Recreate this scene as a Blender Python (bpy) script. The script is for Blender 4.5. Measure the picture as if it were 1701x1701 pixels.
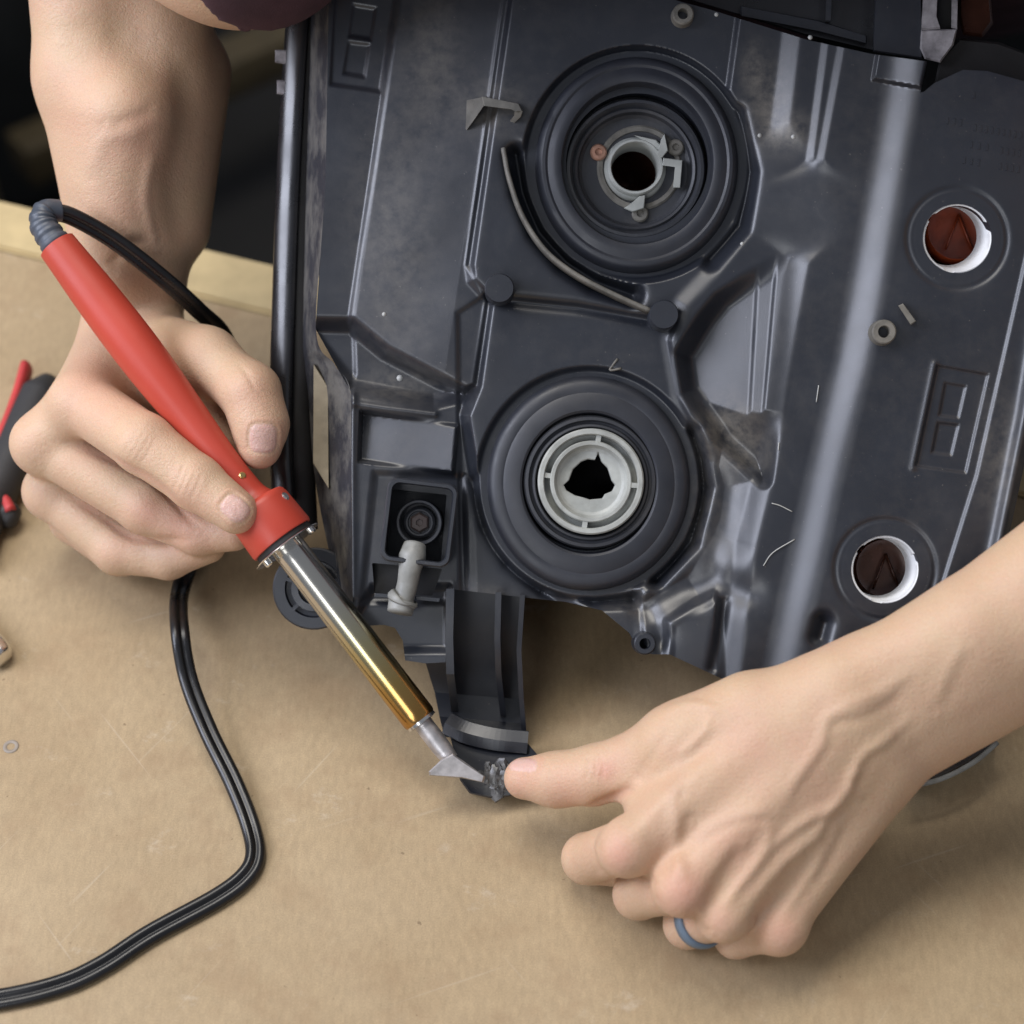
import bpy, bmesh, math, random
import numpy as np
from mathutils import Vector, Matrix

random.seed(4); rng = np.random.default_rng(7)
scene = bpy.context.scene
for o in list(bpy.data.objects): bpy.data.objects.remove(o)

# ------------------------------------------------------------------ camera, light, exposure
CAMZ, PITCH = 0.674, math.radians(50)
SP, CP = math.sin(PITCH), math.cos(PITCH)
cam_d = bpy.data.cameras.new('camera'); cam = bpy.data.objects.new('camera', cam_d)
scene.collection.objects.link(cam); scene.camera = cam
cam.location = (0, 0, CAMZ); cam.rotation_euler = (math.radians(90) - PITCH, 0, 0)
cam_d.sensor_width = 36; cam_d.angle = math.radians(30.0)
cam_d.clip_start = 0.02; cam_d.clip_end = 50
cam_d.dof.use_dof = True; cam_d.dof.focus_distance = 0.772; cam_d.dof.aperture_fstop = 6.3

world = bpy.data.worlds.new('World'); scene.world = world; world.use_nodes = True
bg = world.node_tree.nodes['Background']
bg.inputs['Color'].default_value = (0.80, 0.86, 1.0, 1); bg.inputs['Strength'].default_value = 0.25

def area(name, loc, target, sx, sy, power, col):
    l = bpy.data.lights.new(name, 'AREA'); l.shape = 'RECTANGLE'; l.size = sx; l.size_y = sy
    l.energy = power; l.color = col
    o = bpy.data.objects.new(name, l); scene.collection.objects.link(o)
    o.location = loc
    o.rotation_euler = (Vector(target) - Vector(loc)).to_track_quat('-Z', 'Y').to_euler()
    return o
area('window_light', (-1.15, 0.35, 0.95), (0.0, 0.55, 0.05), 0.75, 0.95, 22, (0.81, 0.85, 1.0))
area('ceiling_light', (-0.40, 1.05, 2.0), (0.0, 0.55, 0.0), 1.3, 0.8, 31, (1.0, 0.95, 0.87))
area('front_window_light', (-0.62, -1.0, 0.95), (0.0, 0.55, 0.05), 0.6, 0.9, 7.5, (0.95, 0.97, 1.0))

scene.view_settings.view_transform = 'Standard'; scene.view_settings.look = 'None'
scene.view_settings.exposure = -0.02; scene.view_settings.gamma = 1.0
scene.view_settings.use_curve_mapping = False
scene.cycles.use_denoising = True
scene.cycles.max_bounces = 8

# ------------------------------------------------------------------ working frame
# millimetres, x right, y up the sloping plane of the lamp's back, z along that plane's normal
F, C0, D0 = 850.5 / math.tan(math.radians(15)), 850.5, 770.0
def P(u, v, z):
    d = D0 - z
    return np.array([(u - C0) / F * d, (C0 - v) / F * d, z], float)
def PT(u, v, h=0.0):                      # a point h mm above the bench top
    d = (CAMZ * 1000 - h) / (SP + (v - C0) / F * CP)
    return P(u, v, D0 - d)
def to_world(p):
    p = np.asarray(p, float).reshape(-1, 3) / 1000.0
    d = D0 / 1000 - p[:, 2]
    return np.stack([p[:, 0], d * CP + p[:, 1] * SP, CAMZ - d * SP + p[:, 1] * CP], 1)
def from_world(w):
    w = np.asarray(w, float).reshape(-1, 3) - np.array([0, 0, CAMZ])
    d = w[:, 1] * CP - w[:, 2] * SP; y = w[:, 1] * SP + w[:, 2] * CP
    return np.stack([w[:, 0], y, D0 / 1000 - d], 1) * 1000
def to_px(p):
    d = D0 - p[:, 2]
    return np.stack([C0 + p[:, 0] / d * F, C0 - p[:, 1] / d * F], 1)

# ------------------------------------------------------------------ objects
def thing(name, label, cat, loc, group=None):
    o = bpy.data.objects.new(name, None); scene.collection.objects.link(o)
    o.location = loc; o.empty_display_size = 0.02
    o['label'] = label; o['category'] = cat
    if group: o['group'] = group
    return o
def world_loc(o):
    v = Vector((0, 0, 0))
    while o: v = v + o.location; o = o.parent
    return v
def mk(name, V, Fc, mat, parent=None, smooth=True, world=False, label=None, cat=None, kind=None, loc=None):
    V = np.asarray(V, float).reshape(-1, 3)
    if not world: V = to_world(V)
    o = bpy.data.objects.new(name, None) if False else None
    base = np.array(world_loc(parent)) if parent else (np.array(loc, float) if loc is not None else np.zeros(3))
    me = bpy.data.meshes.new(name)
    me.from_pydata((V - base).tolist(), [], [list(map(int, f)) for f in Fc])
    me.validate(); me.update()
    if smooth: me.polygons.foreach_set('use_smooth', [True] * len(me.polygons))
    o = bpy.data.objects.new(name, me); scene.collection.objects.link(o)
    if parent: o.parent = parent
    elif loc is not None: o.location = loc
    if mat: me.materials.append(mat)
    if label: o['label'] = label
    if cat: o['category'] = cat
    if kind: o['kind'] = kind
    return o
def fix_normals(o, angle=35):
    bm = bmesh.new(); bm.from_mesh(o.data)
    bmesh.ops.recalc_face_normals(bm, faces=bm.faces)
    for e in bm.edges:
        e.smooth = not (len(e.link_faces) == 2 and e.calc_face_angle(0) > math.radians(angle))
    bm.to_mesh(o.data); bm.free()
    return o
def join(parts):
    V, Fc, n = [], [], 0
    for v, f in parts:
        v = np.asarray(v, float).reshape(-1, 3); V.append(v)
        Fc += [[i + n for i in q] for q in f]; n += len(v)
    return np.vstack(V), Fc

# ------------------------------------------------------------------ shapes (frame coordinates, mm)
def frame(t):
    t = t / np.linalg.norm(t)
    a = np.array([0, 0, 1.0]) if abs(t[2]) < 0.9 else np.array([1.0, 0, 0])
    x = np.cross(a, t); x /= np.linalg.norm(x)
    return x, np.cross(t, x), t
def lathe(c, axis, prof, n=48, sx=1.0, sy=1.0, xdir=None, caps=True):
    """prof: (radius, distance along axis)"""
    axis = np.asarray(axis, float); axis = axis / np.linalg.norm(axis)
    x, y, t = frame(axis)
    if xdir is not None:
        x = np.asarray(xdir, float); x = x - axis * x.dot(axis); x /= np.linalg.norm(x); y = np.cross(axis, x)
    V, Fc = [], []
    for r, h in prof:
        for k in range(n):
            a = 2 * math.pi * k / n
            V.append(c + t * h + x * r * sx * math.cos(a) + y * r * sy * math.sin(a))
    for i in range(len(prof) - 1):
        for k in range(n):
            k2 = (k + 1) % n
            Fc.append([i * n + k, i * n + k2, (i + 1) * n + k2, (i + 1) * n + k])
    if caps:
        if prof[0][0] > 1e-6: Fc.append(list(range(n))[::-1])
        if prof[-1][0] > 1e-6: Fc.append([(len(prof) - 1) * n + k for k in range(n)])
    return np.array(V), Fc
def spline(pts, n=12):
    pts = np.asarray(pts, float)
    out = []
    q = np.vstack([2 * pts[0] - pts[1], pts, 2 * pts[-1] - pts[-2]])
    for i in range(1, len(q) - 2):
        p0, p1, p2, p3 = q[i - 1:i + 3]
        for s in np.linspace(0, 1, n, endpoint=False):
            out.append(0.5 * (2 * p1 + (p2 - p0) * s + (2 * p0 - 5 * p1 + 4 * p2 - p3) * s * s + (3 * p1 - p0 - 3 * p2 + p3) * s ** 3))
    out.append(pts[-1])
    return np.array(out)
def sweep(path, prof, up=None, scale=None, closed=False):
    """prof: list of (a, b) around the path"""
    path = np.asarray(path, float); n, m = len(path), len(prof)
    V, Fc = [], []
    T = np.gradient(path, axis=0); T /= np.linalg.norm(T, axis=1)[:, None]
    x = np.asarray(up, float) if up is not None else frame(T[0])[0]
    for i in range(n):
        x = x - T[i] * x.dot(T[i]); x /= np.linalg.norm(x); y = np.cross(T[i], x)
        s = 1.0 if scale is None else scale[i]
        for a, b in prof: V.append(path[i] + (x * a + y * b) * s)
    for i in range(n - 1):
        for k in range(m):
            k2 = (k + 1) % m
            Fc.append([i * m + k, i * m + k2, (i + 1) * m + k2, (i + 1) * m + k])
    Fc.append(list(range(m))[::-1]); Fc.append([(n - 1) * m + k for k in range(m)])
    return np.array(V), Fc
def circ(r, n=16, ry=None): return [(r * math.cos(2 * math.pi * k / n), (ry or r) * math.sin(2 * math.pi * k / n)) for k in range(n)]
def prism(poly, z0, z1, bev=0.0):
    """px outline between two heights; top at z1 (nearer the viewer)"""
    n = len(poly)
    zz = (lambda z, i: z[i] if isinstance(z, (list, tuple)) else z)
    V = [P(u, v, zz(z0, i)) for i, (u, v) in enumerate(poly)]
    if bev:
        c = np.mean(np.array(poly, float), 0)
        V += [P(u, v, zz(z1, i) - bev) for i, (u, v) in enumerate(poly)]
        V += [P(*(np.array((u, v)) + (c - (u, v)) / np.linalg.norm(c - (u, v)) * bev * 4.2), zz(z1, i)) for i, (u, v) in enumerate(poly)]
        L = 3
    else:
        V += [P(u, v, zz(z1, i)) for i, (u, v) in enumerate(poly)]; L = 2
    Fc = [list(range(n))]
    for l in range(L - 1):
        for k in range(n):
            k2 = (k + 1) % n
            Fc.append([l * n + k, l * n + k2, (l + 1) * n + k2, (l + 1) * n + k])
    Fc.append([(L - 1) * n + k for k in range(n)][::-1])
    return np.array(V), Fc
def hard(name, vf, mat, parent, angle=35, **kw): return fix_normals(mk(name, vf[0], vf[1], mat, parent, **kw), angle)

# ------------------------------------------------------------------ materials
def new_mat(name):
    m = bpy.data.materials.new(name); m.use_nodes = True
    nt = m.node_tree; return m, nt, nt.nodes['Principled BSDF']
def N(nt, typ, **kw):
    n = nt.nodes.new(typ)
    for k, v in kw.items():
        if hasattr(n, k): setattr(n, k, v)
        else: n.inputs[k].default_value = v
    return n
def noise(nt, scale, detail=4, rough=0.55, stretch=None, coord=None):
    if coord is None: coord = N(nt, 'ShaderNodeTexCoord').outputs['Object']
    if stretch:
        mp = N(nt, 'ShaderNodeMapping'); mp.inputs['Scale'].default_value = stretch
        nt.links.new(coord, mp.inputs['Vector']); coord = mp.outputs['Vector']
    n = N(nt, 'ShaderNodeTexNoise'); n.inputs['Scale'].default_value = scale
    n.inputs['Detail'].default_value = detail; n.inputs['Roughness'].default_value = rough
    nt.links.new(coord, n.inputs['Vector'])
    return n.outputs['Fac']
def ramp(nt, fac, stops):
    r = N(nt, 'ShaderNodeValToRGB'); cr = r.color_ramp
    while len(cr.elements) < len(stops): cr.elements.new(0.5)
    for e, (p, c) in zip(cr.elements, stops):
        e.position = p; e.color = (c if len(c) == 4 else (*c, 1)) if isinstance(c, (tuple, list)) else (c, c, c, 1)
    nt.links.new(fac, r.inputs['Fac']); return r.outputs['Color']
def mix(nt, fac, a, b, blend='MIX'):
    m = N(nt, 'ShaderNodeMix', data_type='RGBA', blend_type=blend)
    for s, x in ((m.inputs[0], fac), (m.inputs[6], a), (m.inputs[7], b)):
        if isinstance(x, bpy.types.NodeSocket): nt.links.new(x, s)
        elif isinstance(x, (int, float)): s.default_value = x if s == m.inputs[0] else (x, x, x, 1)
        else: s.default_value = (*x, 1) if len(x) == 3 else x
    return m.outputs[2]
def bump(nt, h, strength, dist, nrm=None):
    b = N(nt, 'ShaderNodeBump'); b.inputs['Strength'].default_value = strength; b.inputs['Distance'].default_value = dist
    nt.links.new(h, b.inputs['Height'])
    if nrm: nt.links.new(nrm, b.inputs['Normal'])
    return b.outputs['Normal']
def simple(name, col, rough=0.5, metal=0.0, var=0.15, scale=60, bmp=0.0, bscale=900, dust=None, dust_amt=0.0, coat=0.0, spec=None):
    m, nt, b = new_mat(name)
    f = noise(nt, scale, 5)
    lo = tuple(c * (1 - var) for c in col); hi = tuple(min(1, c * (1 + var)) for c in col)
    c = ramp(nt, f, [(0.3, lo), (0.7, hi)])
    if dust:
        d = ramp(nt, noise(nt, scale * 0.6, 8, 0.7), [(0.5, 0.0), (0.75, dust_amt)])
        c = mix(nt, d, c, dust)
    nt.links.new(c, b.inputs['Base Color'])
    rr = ramp(nt, noise(nt, scale * 1.7, 5), [(0.3, max(0, rough - 0.07)), (0.7, min(1, rough + 0.07))])
    nt.links.new(rr, b.inputs['Roughness'])
    b.inputs['Metallic'].default_value = metal
    if coat: b.inputs['Coat Weight'].default_value = coat; b.inputs['Coat Roughness'].default_value = 0.1
    if spec is not None: b.inputs['Specular IOR Level'].default_value = spec
    if bmp: nt.links.new(bump(nt, noise(nt, bscale, 3), bmp, 0.0004), b.inputs['Normal'])
    return m

def plastic_mat():
    m, nt, b = new_mat('black_housing_plastic')
    base = ramp(nt, noise(nt, 35, 6), [(0.3, (0.014, 0.016, 0.022)), (0.7, (0.020, 0.023, 0.031))])
    big = noise(nt, 9, 3); fine = noise(nt, 120, 8, 0.75)
    mul = N(nt, 'ShaderNodeMath', operation='MULTIPLY'); nt.links.new(big, mul.inputs[0]); nt.links.new(fine, mul.inputs[1])
    d = ramp(nt, mul.outputs[0], [(0.24, 0.0), (0.46, 0.13)])
    c = mix(nt, d, base, (0.13, 0.115, 0.095))
    sp = ramp(nt, noise(nt, 700, 2, 0.5), [(0.72, 0.0), (0.80, 0.35)])
    c = mix(nt, sp, c, (0.24, 0.22, 0.19))
    nt.links.new(c, b.inputs['Base Color'])
    dirt = N(nt, 'ShaderNodeAttribute'); dirt.attribute_name = 'dust'
    dm = N(nt, 'ShaderNodeMath', operation='MULTIPLY'); nt.links.new(dirt.outputs['Fac'], dm.inputs[0])
    nt.links.new(ramp(nt, noise(nt, 160, 8, 0.7), [(0.35, 0.1), (0.62, 0.9)]), dm.inputs[1])
    c = mix(nt, dm.outputs[0], c, (0.23, 0.205, 0.17))
    nt.links.new(c, b.inputs['Base Color'])
    nt.links.new(ramp(nt, fine, [(0.3, 0.33), (0.7, 0.40)]), b.inputs['Roughness'])
    b.inputs['Specular IOR Level'].default_value = 0.75
    n1 = bump(nt, noise(nt, 2600, 2), 0.10, 0.0003)
    n2 = bump(nt, noise(nt, 45, 3), 0.02, 0.002, n1)
    nt.links.new(n2, b.inputs['Normal'])
    return m
M = {}
M['plastic'] = plastic_mat()
M['ring_plastic'] = simple('matte_black_ring', (0.019, 0.021, 0.028), 0.48, var=0.2, scale=60, bmp=0.08, bscale=2000, dust=(0.10, 0.092, 0.08), dust_amt=0.12, spec=0.6)
M['rubber'] = simple('black_rubber', (0.028, 0.030, 0.036), 0.5, var=0.2, scale=80, bmp=0.15, dust=(0.12, 0.11, 0.10), dust_amt=0.25)
M['gloss_black'] = simple('glossy_black_rim', (0.012, 0.012, 0.014), 0.30, var=0.3, scale=40, spec=0.8, bmp=0.05, bscale=120)
M['dark'] = simple('dark_interior', (0.012, 0.011, 0.011), 0.6)
def glue_mat():
    m, nt, b = new_mat('old_sealant')
    c = mix(nt, ramp(nt, noise(nt, 90, 6, 0.65, stretch=(1.6, 0.6, 0.6)), [(0.42, 0.0), (0.60, 1.0)]), (0.030, 0.030, 0.036), (0.120, 0.113, 0.103))
    nt.links.new(c, b.inputs['Base Color']); b.inputs['Roughness'].default_value = 0.55
    nt.links.new(bump(nt, noise(nt, 160, 5), 0.5, 0.002), b.inputs['Normal'])
    return m
M['glue'] = glue_mat()
M['gap_fill'] = simple('beige_gap_fill', (0.27, 0.225, 0.155), 0.85, var=0.25, scale=90, bmp=0.3)  # tone of the shaded bench showing through the side gap
M['grey_plastic'] = simple('pale_grey_plastic', (0.36, 0.37, 0.345), 0.42, var=0.2, scale=120, bmp=0.1, dust=(0.16, 0.15, 0.12), dust_amt=0.45)
M['stud'] = simple('grey_stud_plastic', (0.24, 0.24, 0.225), 0.45, var=0.25, scale=120, dust=(0.12, 0.11, 0.09), dust_amt=0.5)
M['white_plastic'] = simple('white_collar', (0.78, 0.79, 0.80), 0.3, var=0.05)
M['dusty'] = simple('dusty_black_plastic', (0.13, 0.122, 0.105), 0.6, var=0.35, scale=130, dust=(0.28, 0.25, 0.21), dust_amt=0.5)
M['metal'] = simple('dull_metal', (0.55, 0.54, 0.52), 0.35, 1.0, var=0.2, scale=150)
M['crust'] = simple('melted_grey_plastic', (0.10, 0.098, 0.098), 0.3, 0.1, var=0.7, scale=250)
M['hex'] = simple('dark_brown_hex', (0.055, 0.038, 0.034), 0.5, var=0.4)
M['rust'] = simple('rusty_rivet', (0.42, 0.23, 0.16), 0.5, 0.4, var=0.3, scale=300)
M['amber'] = simple('amber_reflector', (0.22, 0.038, 0.012), 0.4, 0.0, var=0.6, scale=60)
M['brown'] = simple('brown_reflector', (0.07, 0.026, 0.016), 0.3, 0.2, var=0.4, scale=60)
M['shaving'] = simple('scraped_plastic', (0.42, 0.42, 0.40), 0.6)
M['red'] = simple('red_handle_plastic', (0.47, 0.055, 0.032), 0.42, var=0.07, scale=25, bmp=0.06, bscale=1500)
M['cord'] = simple('black_cord_vinyl', (0.010, 0.010, 0.011), 0.30, var=0.3)
M['relief'] = simple('grey_black_strain_relief', (0.055, 0.065, 0.085), 0.45, var=0.2)
M['chrome'] = simple('bright_steel', (0.78, 0.77, 0.74), 0.22, 1.0, var=0.08, scale=60)
M['tin'] = simple('tinned_tip', (0.52, 0.50, 0.50), 0.45, 0.8, var=0.25, scale=200, dust=(0.10, 0.09, 0.09), dust_amt=0.5)
M['brass'] = simple('brass_screw', (0.70, 0.50, 0.20), 0.3, 1.0)
M['grip_black'] = simple('black_grip', (0.03, 0.029, 0.03), 0.6, bmp=0.2)
M['grip_red'] = simple('red_grip', (0.50, 0.045, 0.045), 0.5)
M['shirt'] = simple('maroon_cotton', (0.062, 0.027, 0.036), 0.9, var=0.3, scale=40, bmp=0.6, bscale=1800)
M['logo'] = simple('white_print', (0.6, 0.56, 0.53), 0.8)
M['trousers'] = simple('dark_trousers', (0.012, 0.013, 0.013), 0.95, var=0.3)
M['ring'] = simple('blue_grey_silicone', (0.13, 0.175, 0.225), 0.45, var=0.1)
M['clear'] = simple('hazy_clear_plastic', (0.27, 0.25, 0.255), 0.4, var=0.5, scale=160, dust=(0.06, 0.055, 0.055), dust_amt=0.6)

def board_mat():
    m, nt, b = new_mat('hardboard_top')
    co = N(nt, 'ShaderNodeTexCoord').outputs['Object']
    c = ramp(nt, noise(nt, 14, 6, 0.6, coord=co), [(0.3, (0.325, 0.235, 0.132)), (0.7, (0.385, 0.287, 0.170))])
    fib = noise(nt, 420, 4, 0.6, stretch=(1, 0.35, 1), coord=co)
    c = mix(nt, 0.55, c, ramp(nt, fib, [(0.3, 0.42), (0.7, 0.60)]), 'OVERLAY')
    grain = noise(nt, 1500, 3, 0.7, coord=co)
    c = mix(nt, 0.55, c, ramp(nt, grain, [(0.3, 0.36), (0.7, 0.64)]), 'OVERLAY')
    blot = ramp(nt, noise(nt, 38, 7, 0.7, coord=co), [(0.36, 0.35), (0.5, 0.0)])
    c = mix(nt, blot, c, (0.27, 0.175, 0.095))
    scuff = ramp(nt, noise(nt, 30, 8, 0.75, stretch=(1, 1.4, 1), coord=co), [(0.60, 0.0), (0.72, 0.45)])
    c = mix(nt, scuff, c, (0.58, 0.50, 0.40))
    sp = ramp(nt, noise(nt, 260, 2, 0.4, coord=co), [(0.20, 0.6), (0.25, 0.0)])
    c = mix(nt, sp, c, (0.12, 0.075, 0.04))
    # short thin scratches
    for rot, off in ((0.9, 0.0), (-0.35, 3.0), (2.2, 7.0)):
        mp = N(nt, 'ShaderNodeMapping'); mp.inputs['Rotation'].default_value = (0, 0, rot); mp.inputs['Location'].default_value = (off, off, 0)
        nt.links.new(co, mp.inputs[0])
        sc = ramp(nt, noise(nt, 11, 2, 0.4, stretch=(1, 34, 1), coord=mp.outputs[0]), [(0.73, 0.0), (0.78, 0.20)])
        c = mix(nt, sc, c, (0.58, 0.50, 0.40))
    nt.links.new(c, b.inputs['Base Color'])
    nt.links.new(ramp(nt, noise(nt, 25, 4, coord=co), [(0.3, 0.50), (0.7, 0.66)]), b.inputs['Roughness'])
    b.inputs['Specular IOR Level'].default_value = 0.35
    nt.links.new(bump(nt, fib, 0.12, 0.0005), b.inputs['Normal'])
    return m
M['board'] = board_mat()
M['edge'] = simple('pale_wood_edging', (0.50, 0.385, 0.20), 0.6, var=0.12, scale=60)
M['floor'] = simple('dark_floor', (0.008, 0.007, 0.006), 0.8, var=0.5, scale=3)
M['crate'] = simple('black_case', (0.010, 0.011, 0.011), 0.5, var=0.3, scale=8)
M['plank'] = simple('brown_plank', (0.075, 0.055, 0.025), 0.7, var=0.3, scale=12)

def skin_mat():
    m, nt, b = new_mat('skin')
    at = N(nt, 'ShaderNodeAttribute'); at.attribute_name = 'tone'
    sep = N(nt, 'ShaderNodeSeparateColor'); nt.links.new(at.outputs['Color'], sep.inputs[0])
    blot = ramp(nt, noise(nt, 55, 5, 0.6), [(0.35, 0.0), (0.70, 0.60)])
    c = mix(nt, blot, (0.575, 0.395, 0.262), (0.560, 0.335, 0.228))
    yel = ramp(nt, noise(nt, 32, 4, 0.6), [(0.48, 0.0), (0.75, 0.40)])
    c = mix(nt, yel, c, (0.560, 0.405, 0.240))
    c = mix(nt, sep.outputs[0], c, (0.580, 0.270, 0.205))      # red: flushed knuckles
    c = mix(nt, sep.outputs[1], c, (0.400, 0.290, 0.225))      # veins
    c = mix(nt, sep.outputs[2], c, (0.620, 0.400, 0.335))      # nails
    pores = noise(nt, 1500, 3, 0.6)
    c = mix(nt, 0.5, c, ramp(nt, pores, [(0.3, 0.42), (0.7, 0.58)]), 'OVERLAY')
    nt.links.new(c, b.inputs['Base Color'])
    r = N(nt, 'ShaderNodeMapRange'); nt.links.new(sep.outputs[2], r.inputs[0])
    r.inputs[3].default_value = 0.46; r.inputs[4].default_value = 0.28
    nt.links.new(r.outputs[0], b.inputs['Roughness'])
    b.inputs['Specular IOR Level'].default_value = 0.42
    b.inputs['Subsurface Weight'].default_value = 0.22
    b.inputs['Subsurface Radius'].default_value = (1.0, 0.38, 0.20); b.inputs['Subsurface Scale'].default_value = 0.0035
    wr = noise(nt, 420, 4, 0.65, stretch=(1, 1.8, 1))
    vo = N(nt, 'ShaderNodeTexVoronoi', feature='DISTANCE_TO_EDGE'); vo.inputs['Scale'].default_value = 700
    nt.links.new(N(nt, 'ShaderNodeTexCoord').outputs['Object'], vo.inputs['Vector'])
    n0 = bump(nt, ramp(nt, vo.outputs[0], [(0.0, 0.0), (0.18, 1.0)]), 0.16, 0.0005)
    n1 = bump(nt, wr, 0.30, 0.0010, n0); n2 = bump(nt, pores, 0.30, 0.0004, n1)
    nt.links.new(n2, b.inputs['Normal'])
    return m
M['skin'] = skin_mat()

def barrel_mat():                        # steel tube, heat-tinted straw and brown towards the tip
    m, nt, b = new_mat('heat_tinted_steel')
    at = N(nt, 'ShaderNodeAttribute'); at.attribute_name = 'along'
    wob = noise(nt, 90, 3)
    add = N(nt, 'ShaderNodeMath', operation='MULTIPLY_ADD'); nt.links.new(wob, add.inputs[0]); add.inputs[1].default_value = 0.08
    nt.links.new(at.outputs['Fac'], add.inputs[2])
    c = ramp(nt, add.outputs[0], [(0.0, (0.66, 0.64, 0.60)), (0.38, (0.66, 0.63, 0.54)), (0.62, (0.62, 0.54, 0.30)), (0.85, (0.58, 0.38, 0.13)), (1.0, (0.52, 0.29, 0.09))])
    nt.links.new(c, b.inputs['Base Color']); b.inputs['Metallic'].default_value = 1.0
    b.inputs['Roughness'].default_value = 0.20
    return m
M['barrel'] = barrel_mat()

# ------------------------------------------------------------------ setting: floor, background, bench
def box_world(name, c, s, rz, mat, parent=None, bev=0.004, **kw):
    bm = bmesh.new(); bmesh.ops.create_cube(bm, size=1)
    bmesh.ops.scale(bm, vec=s, verts=bm.verts)
    bmesh.ops.bevel(bm, geom=list(bm.edges), offset=bev, segments=2, affect='EDGES', profile=0.5)
    bmesh.ops.rotate(bm, cent=(0, 0, 0), matrix=Matrix.Rotation(rz, 3, 'Z'), verts=bm.verts)
    V = np.array([v.co[:] for v in bm.verts]) + np.array(c); Fc = [[v.index for v in f.verts] for f in bm.faces]
    bm.verts.index_update(); bm.free()
    return fix_normals(mk(name, V, Fc, mat, parent, world=True, **kw), 30)
mk('floor', [(-6, -4, -0.9), (6, -4, -0.9), (6, 8, -0.9), (-6, 8, -0.9)], [[0, 1, 2, 3]], M['floor'], world=True, kind='structure')

e0, e1 = np.array([-0.273, 0.782]), np.array([-0.124, 0.732])
ed = (e1 - e0) / np.linalg.norm(e1 - e0); en = np.array([-ed[1], ed[0]])     # along / outward of the far edge
bench = thing('workbench', 'tan hardboard workbench top with a pale wooden far edge', 'workbench', (0, 0.4, -0.9))
def bench_pt(a, b): return e0 + ed * a + en * b
def slab(name, a0, a1, b0, b1, z0, z1, mat):
    q = [bench_pt(a0, b0), bench_pt(a1, b0), bench_pt(a1, b1), bench_pt(a0, b1)]
    V = [(*p, z0) for p in q] + [(*p, z1) for p in q]
    Fc = [[3, 2, 1, 0], [4, 5, 6, 7]] + [[k, (k + 1) % 4, 4 + (k + 1) % 4, 4 + k] for k in range(4)]
    bm = bmesh.new(); vs = [bm.verts.new(v) for v in V]; [bm.faces.new([vs[i] for i in f]) for f in Fc]
    bmesh.ops.bevel(bm, geom=list(bm.edges), offset=0.0015, segments=2, affect='EDGES')
    bm.verts.index_update()
    V = np.array([v.co[:] for v in bm.verts]); Fc = [[v.index for v in f.verts] for f in bm.faces]; bm.free()
    return fix_normals(mk(name, V, Fc, mat, bench, world=True), 30)
slab('top_board', -0.9, 1.3, -1.3, -0.034, -0.02, 0.0, M['board'])
slab('edge_strip', -0.9, 1.3, -0.0335, 0.0, -0.045, 0.0012, M['edge'])
for a, b in ((-0.8, -1.2), (1.2, -1.2), (-0.8, -0.1), (1.2, -0.1)):
    q = bench_pt(a, b); box_world('leg', (q[0], q[1], -0.46), (0.08, 0.08, 0.878), 0.3, M['edge'], bench)
# small marks left on the board
v, f = lathe(PT(18, 1240, 0.15), [0, CP, SP], [(1.7, 0), (2.3, 0.25), (3.0, 0.25), (3.3, 0)], 28, caps=False)
mk('glue_ring', v, f, simple('dried_glue', (0.25, 0.21, 0.17), 0.5), bench)

case = thing('equipment_case', 'black blurred case on the floor behind the forearm at upper left', 'case', (-0.75, 2.0, -0.9))
box_world('body', (-0.80, 2.0, -0.64), (0.55, 0.5, 0.5), 0.25, M['crate'], case, 0.02)
box_world('lid', (-0.80, 2.0, -0.355), (0.56, 0.51, 0.06), 0.25, M['crate'], case, 0.02)
box_world('latch', (-0.73, 1.725, -0.40), (0.10, 0.03, 0.05), 0.25, simple('grey_latch', (0.10, 0.105, 0.11), 0.4), case, 0.006)
plank = box_world('wooden_plank', (-0.30, 1.85, -0.70), (0.62, 0.05, 0.05), 0.65, M['plank'], None, 0.004)
plank['label'] = 'brown blurred wooden plank in the dark gap between forearm and lamp'; plank['category'] = 'plank'
plank2 = box_world('brown_carton', (-0.585, 1.52, -0.62), (0.10, 0.12, 0.56), 0.3, M['plank'], None, 0.01)
plank2['label'] = 'brown carton half hidden behind the forearm at left edge'; plank2['category'] = 'carton'

# ------------------------------------------------------------------ headlight
def sdf_poly(U, V, poly):
    """signed distance in px, positive inside"""
    poly = np.asarray(poly, float); n = len(poly)
    d = np.full(U.shape, 1e18); ins = np.zeros(U.shape, bool)
    for i in range(n):
        a, b = poly[i], poly[(i + 1) % n]
        e = b - a; w0, w1 = U - a[0], V - a[1]
        t = np.clip((w0 * e[0] + w1 * e[1]) / (e @ e), 0, 1)
        d = np.minimum(d, (w0 - e[0] * t) ** 2 + (w1 - e[1] * t) ** 2)
        c = (a[1] <= V) != (b[1] <= V)
        with np.errstate(divide='ignore', invalid='ignore'):
            x = a[0] + (V - a[1]) / (b[1] - a[1]) * (b[0] - a[0])
        ins ^= c & (U < x)
    return np.where(ins, 1, -1) * np.sqrt(d)
def dist_line(U, V, pts):
    d = np.full(U.shape, 1e18); pts = np.asarray(pts, float)
    for a, b in zip(pts[:-1], pts[1:]):
        e = b - a; w0, w1 = U - a[0], V - a[1]
        t = np.clip((w0 * e[0] + w1 * e[1]) / max(e @ e, 1e-9), 0, 1)
        d = np.minimum(d, (w0 - e[0] * t) ** 2 + (w1 - e[1] * t) ** 2)
    return np.sqrt(d)
def sstep(x): x = np.clip(x, 0, 1); return x * x * (3 - 2 * x)
def lramp(x, s=0.12):                     # straight facet with softened ends
    x = np.clip(x, -1, 2)
    return (np.sqrt((x) ** 2 + s * s) - np.sqrt((x - 1) ** 2 + s * s)) / 2 + 0.5

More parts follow.
